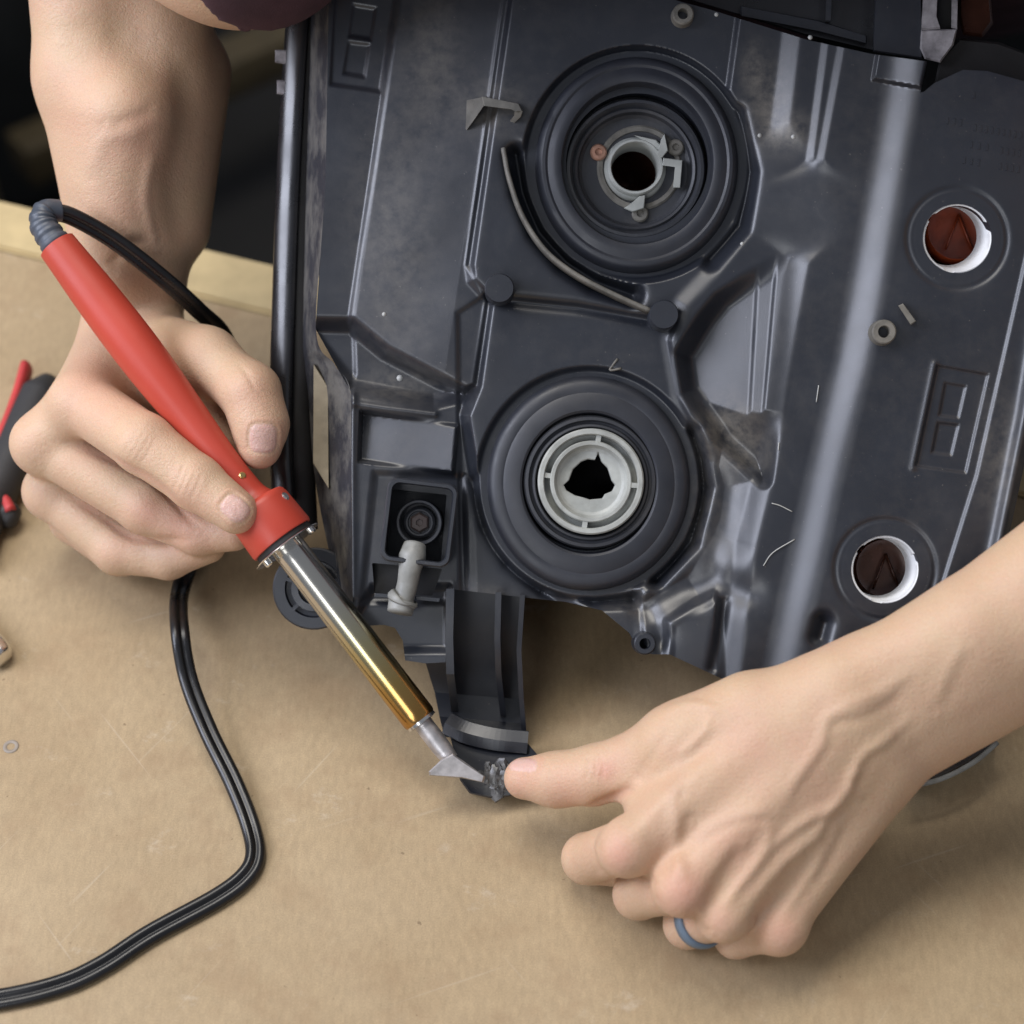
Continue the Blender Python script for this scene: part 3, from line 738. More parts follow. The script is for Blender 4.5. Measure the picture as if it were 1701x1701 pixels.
# channel bracket running down to the tab
def sheet(rows, th=2.0, n=6):
    V = []
    for dz in (0, -th):
        for v, uL, uR, z in rows: V += [P(uL + (uR - uL) * k / n, v + 12 * k / n, z + dz) for k in range(n + 1)]
    m = n + 1; r = len(rows); Fc = []
    for o in (0, r * m):
        for i in range(r - 1):
            for k in range(n): Fc.append([o + i * m + k, o + i * m + k + 1, o + (i + 1) * m + k + 1, o + (i + 1) * m + k])
    for i in range(r - 1):
        for k in (0, n): Fc.append([i * m + k, (i + 1) * m + k, r * m + (i + 1) * m + k, r * m + i * m + k])
    for k in range(n):
        for i in (0, r - 1): Fc.append([i * m + k, i * m + k + 1, r * m + i * m + k + 1, r * m + i * m + k])
    return np.array(V), Fc
hard('bracket_floor', sheet([(972, 738, 868, -19), (1050, 738, 862, -24), (1098, 706, 862, -32), (1150, 722, 866, -36), (1190, 730, 871, -33.5), (1224, 738, 874, -26)]), M['plastic'], lamp, 30)
def rib(pts, zt, zb, w=1.3):
    V = [];
    for s in (-w, w):
        for (u, v), t in zip(pts, zt): V.append(P(u, v, t) + np.array([s, 0, 0]))
        for (u, v) in pts: V.append(P(u, v, zb) + np.array([s, 0, 0]))
    n = len(pts); Fc = []
    for o in (0, 2 * n):
        for k in range(n - 1): Fc.append([o + k, o + k + 1, o + n + k + 1, o + n + k])
    for k in range(n - 1): Fc.append([k, 2 * n + k, 2 * n + k + 1, k + 1]); Fc.append([n + k, n + k + 1, 3 * n + k + 1, 3 * n + k])
    Fc += [[0, n, 3 * n, 2 * n], [n - 1, 3 * n - 1, 4 * n - 1, 2 * n - 1]]
    return V, Fc
hard('bracket_rib', rib([(748, 978), (746, 1060), (748, 1120), (756, 1182)], (1, 1, -4, -30), -36.0, 1.6), M['plastic'], lamp)
hard('bracket_rib', rib([(828, 984), (826, 1060), (828, 1120), (836, 1190)], (-2, -4, -12, -30), -36.0, 1.2), M['plastic'], lamp)
hard('bracket_rib', rib([(868, 988), (862, 1080), (866, 1160), (872, 1236)], (-4, -10, -18, -26), -34, 1.0), M['plastic'], lamp)
hard('bracket_flange', prism([(668, 1030), (744, 1010), (738, 1098), (704, 1101), (673, 1096)], -20, -17, 0.4), M['plastic'], lamp)
eg = spline([P(738, 1206, -24), P(770, 1222, -18), P(820, 1234, -15), P(876, 1240, -15)], 6)
mk('bracket_end', *sweep(eg, [(-3.0, -2), (5.5, -4), (5.5, -2.8), (1.5, 0.2), (-3.0, 0.4)], up=(0.1, 1, 0.1)), M['plastic'], lamp, smooth=False)
tb = [(746, 1216), (874, 1232), (900, 1262), (900, 1300), (852, 1322), (815, 1326), (780, 1318), (764, 1296), (756, 1256)]
hard('broken_tab', prism(tb, [-28, -27, -12, -12, -12, -12, -12, -12, -14], [-24, -22, -3, -3, -3, -3, -3, -3, -5], 0.6), M['plastic'], lamp)
cr = []
for k in range(16):                        # melted, crumbled plastic round the tip
    u, v = 784 + 62 * rng.random(), 1268 + 46 * rng.random(); r = 1.2 + 2.2 * rng.random()
    vv, ff = lathe(P(u, v, -3.4), AX + 0.5 * (rng.random(3) - 0.5), [(r * 1.2, -1), (r * 1.1, 0.2), (r * 0.75, r * 0.3), (0, r * 0.4)], 7, caps=False, sx=0.7 + rng.random())
    cr.append((vv + (rng.random(vv.shape) - 0.5) * 0.7, ff))
hard('melted_crust', join(cr), M['crust'], lamp, 25)
# upper flange, clear ear and reflector above the plate
hard('top_flange', prism([(1085, -60), (1420, -60), (1545, -30), (1556, 100), (1450, 84), (1340, 60), (1180, 10), (1100, -14)], -34, -16, 0.8), M['gloss_black'], lamp)
hard('top_bar', prism([(1230, 10), (1360, 34), (1440, 60), (1440, 72), (1360, 52), (1230, 26)], -17, -12, 0.5), M['plastic'], lamp)
hard('top_stay', prism([(1374, -60), (1384, -60), (1380, 36), (1371, 36)], -16, -8, 0.5), M['plastic'], lamp)
hard('top_post', prism([(1455, -60), (1530, -60), (1532, 98), (1450, 86)], -16, -4, 0.8), M['plastic'], lamp)
hard('clear_ear', join([prism([(1536, -60), (1560, -60), (1556, 30), (1562, 48), (1530, 50)], -12, -2, 0.8), prism([(1582, -60), (1592, -60), (1590, 48), (1580, 46)], -12, -2, 0.8),
                        prism([(1530, 50), (1590, 48), (1584, 75), (1562, 104), (1536, 98), (1528, 80)], -12, -2, 0.8)]), M['clear'], lamp)
hard('ear_hole_wall', prism([(1555, -60), (1584, -60), (1582, 50), (1558, 50)], -14, -11), M['dark'], lamp)
hard('amber_reflector', prism([(1592, -60), (1640, -60), (1650, 40), (1632, 62), (1600, 58), (1592, 30)], -26, -16, 1.5), M['brown'], lamp)
hard('shadow_line_strip', prism([(1560, 100), (1592, 64), (1660, 70), (1760, 110), (1760, 150), (1640, 124), (1600, 120), (1552, 142)], -30, -8, 1), M['dark'], lamp)  # dark strip put in for the shadow line above the plate
lc = [(1480, 1180), (1640, 1150), (1654, 1234), (1614, 1266), (1560, 1293), (1500, 1306)]
mk('lens_corner', *sweep(spline([PT(1500, 1308, 15), PT(1560, 1295, 15), PT(1615, 1268, 15), PT(1656, 1234, 15)], 8), circ(1.1, 10)), M['stud'], lamp)
hard('lens_corner_wall', prism(lc, [PT(u, v, 1.5)[2] for u, v in lc], [PT(u, v, 14.5)[2] for u, v in lc], 0.8), M['gloss_black'], lamp)

hard('marker_lens', prism([(1196, -60), (1300, -60), (1296, 2), (1250, 6), (1200, -4)], -60, -40, 1), M['clear'], lamp)
hard('marker_bulb', prism([(1222, -40), (1252, -40), (1250, 9), (1226, 5)], -45, -36, 1), M['amber'], lamp)
hard('lens_skirt', prism([(1440, 1120), (1600, 1080), (1645, 1155), (1505, 1215)], [-34, -34, -30, -24], [10, 10, 4, 2], 1.0), M['gloss_black'], lamp)
# scratches / plastic curls and moulded marks
for pts in ([(1282, 836), (1296, 840), (1316, 850)], [(1268, 940), (1284, 918), (1320, 896)], [(1360, 640), (1356, 668)], [(1294, 735), (1293, 748)]):
    path = spline([P(u, v, hz(u, v) + 0.35) for u, v in pts], 6)
    mk('plastic_curl', *sweep(path, circ(0.22, 6)), M['shaving'], lamp)
for (u, v, r) in ((1262, 225, .8), (1318, 227, .8), (1233, 405, .7), (638, 522, .8), (664, 628, 1.2), (1190, 24, .8), (1346, 62, .8)):
    z = hz(u, v); vv, ff = lathe(P(u, v, z), AX, [(r * 1.2, -0.2), (r, .3), (0, .5)], 8, caps=False)
    mk('grit', vv, ff, M['shaving'], lamp)
mk('moulded_mark', *sweep(spline([P(1026, 596, hz(1026, 596) + .3), P(1014, 612, hz(1014, 612) + .3), P(1016, 615, hz(1016, 612) + .3), P(1032, 612, hz(1032, 612) + .3)], 3), circ(0.5, 6)), M['dusty'], lamp)
for (u0, v0, n_, s_) in ((1572, 200, 3, 11), (1618, 212, 10, 9.5), (1612, 240, 3, 13), (1662, 250, 4, 10), (1600, 266, 3, 12), (1616, 158, 1, 9), (1660, 276, 4, 10)):
    for k in range(n_):
        u, v = u0 + k * s_, v0 + k * s_ * 0.17
        if u > 1720: break
        z = hz(u, v)
        hard('moulded_letter', prism([(u, v - 6), (u + 4, v - 5.5), (u + 3, v + 6), (u - 1, v + 5.5)], z - 1, z + 0.22, 0.1), M['plastic'], lamp)

# ------------------------------------------------------------------ soldering iron
def zsh(v): return 44 - 50 * min(max((v - 408) / 882, 0), 1)
def zi(v): return -16 + 13 * (v - 408) / 882
def IA(v): u = 95 + (v - 408) * 0.7655; return P(u, v, zi(v))
iron = thing('soldering_iron', 'red handled soldering iron with a straw tinted steel barrel held over the broken tab', 'soldering iron', tuple(to_world(PT(770, 1290, 0))[0]))
a0 = IA(408); ax = IA(1200) - a0; LEN = np.linalg.norm(ax); ax /= LEN
def S(v): return float((IA(v) - a0) @ ax)
def loft(prof, n=48): return lathe(a0, ax, prof, n)
hp = spline([(8.0, 0), (8.5, S(440)), (9.3, S(490)), (9.8, S(560)), (9.5, S(620)), (8.3, S(690)), (7.2, S(750)), (6.9, S(790)), (7.4, S(822)), (9.0, S(836))], 8)
prof = [(0, -0.6), (6.0, -0.6), (7.6, 0.0)] + [tuple(p) for p in hp] + [(12.4, S(839)), (13.2, S(842)), (13.6, S(848)), (14.2, S(893)), (13.9, S(897)), (12.6, S(898)), (12.2, S(890)), (0, S(890))]
hdl = hard('handle', loft(prof), M['red'], iron, 40)
hard('handle_slot', loft([(13.0, S(897)), (13.0, S(905))], 32), M['dark'], iron)
hard('heat_shield', loft([(6.5, S(906.5)), (15.3, S(906.5)), (15.5, S(907)), (15.5, S(908)), (15.3, S(908.5)), (6.5, S(908.5))], 56), M['chrome'], iron)
bp = [(6.6, S(906)), (7.0, S(911)), (7.0, S(930))] + [(7.0 + 0.15 * t, S(930 + 262 * t)) for t in np.linspace(0.05, 1, 24)] + [(6.7, S(1196)), (0, S(1196))]
brl = hard('barrel', loft(bp, 56), M['barrel'], iron, 40)
w = np.array([v.co[:] for v in brl.data.vertices]) + np.array(world_loc(iron))
al = (from_world(w) - a0) @ ax; al = np.clip((al - S(906)) / (S(1196) - S(906)), 0, 1)
at = brl.data.attributes.new('along', 'FLOAT', 'POINT'); at.data.foreach_set('value', al.astype(np.float32))
hard('barrel_ring', loft([(4.2, S(1195)), (6.6, S(1195.5)), (6.7, S(1200)), (4.2, S(1202))], 40), M['chrome'], iron)
hard('tip_rod', loft([(4.0, S(1194)), (4.0, S(1240)), (3.4, S(1262)), (0, S(1262))], 28), M['tin'], iron)
# flat chisel blade
bl = [(733, 1262), (752, 1252), (770, 1264), (806, 1290), (803, 1300), (770, 1293), (713, 1288), (712, 1282)]
zt = [6, 6, 6, 5, 4.4, 4.4, 4.4, 5]
hard('tip_blade', prism(bl, 1.0, zt, 0.7), M['tin'], iron, 25)
for (v_, side, m_, r_) in ((800, 0.35, 'brass', 1.5), (856, 0.72, 'chrome', 1.9)):
    c = a0 + ax * S(v_); sx_ = np.cross(ax, AX); sx_ /= np.linalg.norm(sx_); sx_ = -sx_ if sx_[0] < 0 else sx_
    nrm = np.cross(sx_, ax); nrm = nrm if nrm[2] > 0 else -nrm
    dv = sx_ * math.sin(side * math.pi / 2) + nrm * math.cos(side * math.pi / 2)
    rr = 7.0 if v_ < 820 else 13.7
    vv, ff = lathe(c + dv * (rr - 0.6), dv, [(r_, -1), (r_, 0.7), (r_ * 0.7, 1.1), (0, 1.1)], 20, caps=False)
    hard('screw', (vv, ff), M[m_], hdl)
vv, ff = lathe(a0 + ax * S(909.5) + sx_ * 12 + nrm * 3, ax, [(1.8, -1), (1.8, 1.2), (1.2, 1.8), (0, 1.8)], 20, caps=False); hard('screw', (vv, ff), M['chrome'], iron)
vv, ff = lathe(a0 + ax * S(909.5) - sx_ * 10 + nrm * 3, ax, [(1.8, -1), (1.8, 1.2), (1.2, 1.8), (0, 1.8)], 20, caps=False); hard('screw', (vv, ff), M['chrome'], iron)
# strain relief with ribs, bending over to the cord
rp = spline([a0 + ax * 3, a0 - ax * 4, P(72, 372, -18), P(76, 352, -20), P(100, 350, -23)], 14)
sc_ = []
for i in range(len(rp)):
    t = i / (len(rp) - 1); sc_.append((6.2 - 1.6 * t) * (1.0 + (0.09 if (i // 4) % 2 == 0 and t < 0.75 else 0.0)))
mk('strain_relief', *sweep(rp, circ(1, 24), scale=sc_), M['relief'], iron)
def fig8(r=2.3, n=14):
    out = []
    for s, a0_ in ((1, -math.pi * 0.80), (-1, math.pi * 0.20)):
        for k in range(n + 1):
            a = a0_ + (math.pi * 1.60) * k / n
            out.append(((r * 0.90) * s + r * math.cos(a), r * math.sin(a)))
    return out
cp = spline([P(84, 352, -21), P(120, 360, -24), P(190, 400, -32), P(270, 462, -44), P(330, 516, -58), P(372, 560, -76), P(395, 640, -98), P(385, 760, -100), P(345, 870, -90),
             P(318, 930, -80), P(299, 985, -70), PT(298, 1040, 26), PT(312, 1125, 17), PT(345, 1212, 10), PT(388, 1300, 5.5), PT(416, 1372, 3.2), PT(424, 1420, 2.8), PT(408, 1455, 2.6), PT(360, 1492, 2.5), PT(250, 1552, 2.5),
             PT(170, 1604, 2.5), PT(100, 1636, 2.5), PT(0, 1660, 2.5), PT(-140, 1676, 2.5), PT(-300, 1690, 2.5)], 10)
mk('power_cord', *sweep(cp, fig8(2.15), up=(0.9, 0.5, 0.3)), M['cord'], iron)

# ------------------------------------------------------------------ pliers at the left edge
pl = thing('pliers', 'red and black handled pliers lying on the bench at the left edge', 'pliers', tuple(to_world(PT(-40, 900, 0))[0]))
def handle_path(px, h): return spline([PT(u, v, h) for u, v in px], 8)
h1 = handle_path([(82, 632), (52, 690), (16, 770), (-30, 860), (-60, 940)], 8)
mk('grip', *sweep(h1, circ(1, 20), scale=np.concatenate([np.linspace(4, 8.5, 5), np.full(len(h1) - 8, 8.5), np.linspace(8, 6, 3)]) * 1.25, up=(1, 0, 0)), M['grip_black'], pl)
h1r = handle_path([(44, 612), (28, 668), (2, 735), (-40, 830)], 11)
mk('grip_inlay', *sweep(h1r, circ(3.0, 14, 6), up=(1, 0, 0)), M['grip_red'], pl)
h2 = handle_path([(22, 868), (4, 850), (-40, 838), (-110, 845), (-160, 900)], 7)
mk('grip', *sweep(h2, circ(1, 20), scale=np.concatenate([np.linspace(3, 6.5, 5), np.full(len(h2) - 5, 6.5)]), up=(0, 1, 0)), M['grip_black'], pl)
h2r = handle_path([(18, 848), (4, 828), (-30, 818), (-80, 824)], 12)
mk('grip_inlay', *sweep(h2r, circ(2.6, 14), up=(0, 1, 0)), M['grip_red'], pl)
jw = handle_path([(-150, 900), (-100, 960), (-50, 1030), (-4, 1084), (8, 1096)], 5)
mk('jaw', *sweep(jw, circ(1, 16), scale=np.concatenate([np.full(len(jw) - 9, 6.5), np.linspace(6.2, 4.6, 7), [3.4, 1.2]]), up=(1, 0, 0)), M['chrome'], pl)
vv, ff = lathe(PT(-110, 930, 4), [0, CP, SP], [(10, -3), (10, 6), (8.5, 7.5), (0, 7.5)], 28, caps=False); mk('pivot', vv, ff, M['metal'], pl)

# ------------------------------------------------------------------ person: arms and hands as implicit surfaces
class Field:
    def __init__(s, lo, hi, h):
        s.lo, s.h = np.array(lo, float), h
        s.n = np.ceil((np.array(hi) - lo) / h).astype(int) + 1
        s.D = np.full(s.n, 30.0, np.float32)
        s.ax = [s.lo[i] + np.arange(s.n[i]) * h for i in range(3)]
    def sub(s, lo, hi):
        i0 = np.clip(np.floor((lo - s.lo) / s.h).astype(int), 0, s.n); i1 = np.clip(np.ceil((hi - s.lo) / s.h).astype(int) + 1, 0, s.n)
        if np.any(i1 <= i0): return None, None
        sl = tuple(slice(a, b) for a, b in zip(i0, i1))
        g = [s.ax[k][sl[k]].astype(np.float32) for k in range(3)]
        return sl, (g[0][:, None, None], g[1][None, :, None], g[2][None, None, :])
    def cone(s, a, b, ra, rb, k=4.0, sub=False):
        m = max(ra, rb) + k + 6
        sl, g = s.sub(np.minimum(a, b) - m, np.maximum(a, b) + m)
        if sl is None: return
        e = (b - a).astype(np.float32); L = max(float(e @ e), 1e-6)
        w = [g[i] - np.float32(a[i]) for i in range(3)]
        t = np.clip((w[0] * e[0] + w[1] * e[1] + w[2] * e[2]) / L, 0, 1)
        d = np.sqrt((w[0] - e[0] * t) ** 2 + (w[1] - e[1] * t) ** 2 + (w[2] - e[2] * t) ** 2) - (ra + (rb - ra) * t)
        c = s.D[sl]
        if sub:
            d = -d; h = np.clip(.5 - .5 * (c - d) / k, 0, 1); s.D[sl] = c + (d - c) * h + k * h * (1 - h)
        else:
            h = np.clip(.5 + .5 * (c - d) / k, 0, 1); s.D[sl] = c + (d - c) * h - k * h * (1 - h)
    def chain(s, pts, rs, k=4.0):
        for i in range(len(pts) - 1): s.cone(pts[i], pts[i + 1], rs[i], rs[i + 1], k)
    def mesh(s):
        D = s.D; n = D.shape; sg = D < 0
        cs = [(i, j, k) for i in (0, 1) for j in (0, 1) for k in (0, 1)]
        cnt = np.zeros(np.array(n) - 1, np.int8)
        for c in cs: cnt += sg[c[0]:n[0] - 1 + c[0], c[1]:n[1] - 1 + c[1], c[2]:n[2] - 1 + c[2]]
        I = np.argwhere((cnt > 0) & (cnt < 8)); del cnt
        vals = np.stack([D[I[:, 0] + c[0], I[:, 1] + c[1], I[:, 2] + c[2]] for c in cs], 1)
        acc = np.zeros((len(I), 3)); m = np.zeros(len(I))
        for a in range(8):
            for b in range(a + 1, 8):
                ca, cb = np.array(cs[a]), np.array(cs[b])
                if np.abs(ca - cb).sum() != 1: continue
                x = (vals[:, a] < 0) != (vals[:, b] < 0)
                t = vals[x, a] / (vals[x, a] - vals[x, b])
                acc[x] += ca + (cb - ca) * t[:, None]; m[x] += 1
        V = s.lo + (I + acc / m[:, None]) * s.h
        idx = np.full(np.array(n) - 1, -1, np.int32); idx[I[:, 0], I[:, 1], I[:, 2]] = np.arange(len(I))
        Q = []
        for a in range(3):
            b, c = (a + 1) % 3, (a + 2) % 3
            s0 = [slice(None)] * 3; s1 = [slice(None)] * 3; s0[a] = slice(0, n[a] - 1); s1[a] = slice(1, n[a])
            A, B = sg[tuple(s0)], sg[tuple(s1)]
            E = np.argwhere(A != B); ok = (E[:, b] > 0) & (E[:, c] > 0) & (E[:, b] < n[b] - 1) & (E[:, c] < n[c] - 1); E = E[ok]
            fl = A[E[:, 0], E[:, 1], E[:, 2]]
            def at(db, dc):
                J = E.copy(); J[:, b] += db; J[:, c] += dc; return idx[J[:, 0], J[:, 1], J[:, 2]]
            q = np.stack([at(-1, -1), at(0, -1), at(0, 0), at(-1, 0)], 1)
            q[~fl] = q[~fl][:, ::-1]
            Q.append(q)
        Q = np.vstack(Q); Q = Q[(Q >= 0).all(1)]
        return V, Q
def normals(V, Q):
    a = np.cross(V[Q[:, 2]] - V[Q[:, 0]], V[Q[:, 3]] - V[Q[:, 1]]); nr = np.zeros_like(V)
    for k in range(4): np.add.at(nr, Q[:, k], a)
    return nr / np.maximum(np.linalg.norm(nr, axis=1), 1e-9)[:, None]
def relax(V, Q, it=2, lam=0.5):
    for _ in range(it):
        acc = np.zeros_like(V); c = np.zeros(len(V))
        for k in range(4):
            np.add.at(acc, Q[:, k], V[Q[:, (k + 1) % 4]] + V[Q[:, (k + 3) % 4]]); np.add.at(c, Q[:, k], 2)
        V = V + lam * (acc / np.maximum(c, 1)[:, None] - V)
    return V
class Detail:
    """creases, veins, tendons, nails laid on a finished surface"""
    def __init__(s, V, Q):
        s.V, s.Q = V, Q; s.n = normals(V, Q); s.px = to_px(V); s.tone = np.zeros((len(V), 3)); s.dis = np.zeros(len(V))
        view = -np.stack([V[:, 0], V[:, 1], V[:, 2] - D0], 1); view /= np.linalg.norm(view, axis=1)[:, None]
        s.face = sstep(((s.n * view).sum(1) - 0.05) / 0.35)
    def zr(s, zlo): return 1.0 if zlo is None else (s.V[:, 2] > zlo)
    def line(s, pts, amp, sig, tone=None, zlo=None, taper=True):
        pts = spline(np.array(pts, float), 6); d = dist_line(s.px[:, 0], s.px[:, 1], pts)
        w = np.exp(-(d / sig) ** 2) * s.face * s.zr(zlo)
        e = np.minimum(np.hypot(s.px[:, 0] - pts[0][0], s.px[:, 1] - pts[0][1]), np.hypot(s.px[:, 0] - pts[-1][0], s.px[:, 1] - pts[-1][1]))
        L = np.linalg.norm(np.diff(pts, axis=0), axis=1).sum(); w = w * sstep((e + 0.04 * L) / (0.28 * L))
        s.dis += amp * w
        if tone: s.tone[:, tone[0]] = np.maximum(s.tone[:, tone[0]], tone[1] * w)
    def blob(s, u, v, r, amp, tone=None, ry=None, zlo=None):
        w = np.exp(-((s.px[:, 0] - u) / r) ** 2 - ((s.px[:, 1] - v) / (ry or r)) ** 2) * s.zr(zlo) * s.face
        s.dis += amp * w
        if tone: s.tone[:, tone[0]] = np.maximum(s.tone[:, tone[0]], tone[1] * w)
    def nail(s, u, v, w, l, ang, zlo=None):
        a = math.radians(ang); du, dv = s.px[:, 0] - u, s.px[:, 1] - v
        x = (du * math.cos(a) + dv * math.sin(a)) / l; y = (-du * math.sin(a) + dv * math.cos(a)) / w
        q = (np.abs(x) ** 3.2 + np.abs(y) ** 3.2) ** (1 / 3.2); sd = q - 1
        k = s.face * s.zr(zlo)
        s.dis += k * (-0.28 * np.exp(-(sd / 0.12) ** 2) + 0.18 * sstep(-sd / 0.15) + 0.25 * np.exp(-((sd - 0.22) / 0.14) ** 2) * (x < 0.6))
        s.tone[:, 2] = np.maximum(s.tone[:, 2], k * sstep((0.02 - sd) / 0.10))
        s.tone[:, 0] = np.maximum(s.tone[:, 0], 0.25 * k * np.exp(-((sd - 0.3) / 0.25) ** 2))
    def done(s):
        return s.V + s.n * s.dis[:, None], s.Q, s.tone

def A(u, v, z): return P(u, v, z)
# ---- the fist on the right (a left hand)
def left_arm():
    f = Field((-10, -175, -45), (330, 30, 100), 0.8)
    # forearm and wrist
    for s_, z1, z2 in ((1, 42, 52), (-1, 48, 62)):
        f.cone(A(1470 + s_ * 24, 1195 + s_ * 38, z1), A(2050 + s_ * 27, 815 + s_ * 42, z2), 17.0, 27, 8)
    f.cone(A(1470, 1195, 50), A(1800, 985, 58), 15, 20, 10)
    f.chain([A(1330, 1152, 48), A(1425, 1126, 52), A(1600, 1048, 57)], [12, 13.5, 16], 10)
    # back of the hand
    mc = [((1375, 1150, 56), (1050, 1404, 55), 12.5, 10.0), ((1405, 1190, 58), (1137, 1468, 61), 12.5, 10.2), ((1435, 1235, 54), (1207, 1514, 59), 12.5, 9.6), ((1462, 1280, 47), (1294, 1536, 51), 13, 9.4)]
    for a, b, ra, rb in mc: f.cone(A(*a), A(*b), ra, rb, 9)
    f.cone(A(1400, 1230, 40), A(1170, 1430, 40), 15, 14, 10); f.cone(A(1440, 1300, 36), A(1300, 1490, 36), 15, 12, 10)
    f.cone(A(1380, 1180, 44), A(1120, 1370, 44), 14, 12, 10)
    # thumb
    f.chain([A(1350, 1160, 50), A(1135, 1232, 40), A(985, 1288, 27), A(925, 1295, 21), A(872, 1293, 15)], [14, 12.4, 10.6, 9.9, 8.4], 6)
    f.cone(A(1290, 1215, 44), A(1085, 1330, 40), 14, 10, 12)
    f.cone(A(1240, 1180, 46), A(1120, 1230, 42), 13, 11, 12)
    # fingers: knuckle -> middle joint -> tucked tip
    fg = [((1050, 1404, 55), (976, 1426, 22), (1060, 1440, 14), 10.6, 9.8), ((1137, 1468, 61), (1060, 1486, 30), (1140, 1470, 22), 10.6, 9.4),
          ((1207, 1514, 59), (1142, 1536, 36), (1215, 1510, 26), 10.0, 8.9), ((1294, 1536, 51), (1222, 1556, 40), (1290, 1530, 30), 9.8, 8.0)]
    for a, b, c, ra, rb in fg:
        f.chain([A(*a), A(*b)], [ra, rb], 2.6)
    for a, b, c, ra, rb in fg: f.chain([A(*b), A(*c)], [rb, rb * 0.9], 2.6)
    for (u, v, z, r) in ((1036, 1412, 57, 9.6), (1133, 1477, 63, 9.8), (1200, 1522, 60, 9.0), (1294, 1546, 53, 8.8)): f.cone(A(u, v, z), A(u + 6, v - 6, z), r, r, 5)
    V, Q = f.mesh(); V = relax(V, Q, 3)
    d = Detail(V, Q)
    # tendons to the knuckles
    d.line([(1130, 1470), (1124, 1380), (1132, 1320)], 1.3, 13); d.line([(1196, 1515), (1262, 1420), (1288, 1360)], 1.1, 11)
    d.line([(1290, 1535), (1345, 1450), (1375, 1380)], 0.9, 11); d.line([(1045, 1405), (1100, 1330), (1190, 1250)], 0.9, 16)
    # valleys between them
    d.line([(1090, 1460), (1120, 1420), (1150, 1370)], -1.0, 15); d.line([(1165, 1520), (1205, 1450), (1240, 1400)], -1.2, 14); d.line([(1240, 1555), (1290, 1480), (1330, 1420)], -1.2, 14)
    # veins
    vt = (1, 0.30)
    for pts, a_, w_ in (([(1300, 1350), (1320, 1300), (1365, 1235), (1380, 1190), (1460, 1150), (1530, 1105)], 1.5, 9),
                        ([(1208, 1490), (1250, 1450), (1290, 1400), (1345, 1360), (1400, 1330), (1430, 1260), (1470, 1230), (1530, 1175)], 1.5, 8),
                        ([(1280, 1470), (1320, 1420), (1355, 1390), (1380, 1345), (1420, 1290)], 1.1, 7),
                        ([(1140, 1400), (1210, 1360), (1290, 1345)], 0.7, 7), ([(1380, 1190), (1430, 1180), (1500, 1140)], 0.8, 7),
                        ([(1340, 1470), (1370, 1420), (1400, 1350)], 0.9, 8), ([(1550, 1180), (1580, 1110), (1610, 1060)], 1.0, 11),
                        ([(1110, 1390), (1140, 1260), (1210, 1190)], 0.6, 8), ([(1430, 1270), (1410, 1300), (1440, 1330)], 0.9, 7)):
        d.line(pts, a_ * 0.55, w_ * 1.35, (1, 0.12)); d.line([(u + 7, v + 12) for u, v in pts], -0.22, w_ * 1.2)
    # thumb creases and nail seen edge-on
    for o in (0, 12, -12): d.line([(985 + o, 1252), (990 + o, 1275), (984 + o, 1300)], -0.30, 4)
    d.line([(1060, 1300), (1015, 1328), (985, 1345), (960, 1378)], -1.8, 9, (0, 0.3)); d.line([(1120, 1200), (1080, 1260), (1050, 1310)], -0.5, 10)
    d.line([(1095, 1188), (1150, 1170), (1210, 1185)], 0.7, 8); d.line([(1120, 1260), (1170, 1215), (1180, 1180)], 0.6, 8)
    d.nail(868, 1270, 12, 24, 4)
    # knuckle flush
    for (u, v, r, a_) in ((1030, 1418, 30, .55), (1135, 1480, 45, .60), (1195, 1528, 30, .35), (1296, 1548, 34, .40), (1005, 1280, 20, .55), (860, 1300, 40, .30), (940, 1320, 45, .30), (1225, 1250, 70, .18), (1230, 1400, 60, .16), (1340, 1240, 40, .2)):
        d.blob(u, v, r, 0.0, (0, a_))
    # skin folds over the bent joints
    for pts in ([(1000, 1390), (985, 1425), (1000, 1462)], [(1085, 1450), (1078, 1480), (1092, 1505)], [(1150, 1520), (1160, 1540), (1185, 1552)]):
        d.line(pts, -0.7, 8)
    # elbow and upper arm, up into the sleeve
    g_ = Field((215, -70, -20), (420, 380, 150), 2.5)
    g_.chain([A(1860, 938, 55), A(2100, 785, 58), A(2150, 300, 80), A(1850, -430, 75)], [19, 34, 42, 50], 16)
    V3, Q3 = g_.mesh(); V3 = relax(V3, Q3, 3)
    Va, Qa, Ta = d.done()
    return np.vstack([Va, V3]), np.vstack([Qa, Q3 + len(Va)]), np.vstack([Ta, np.zeros((len(V3), 3))])
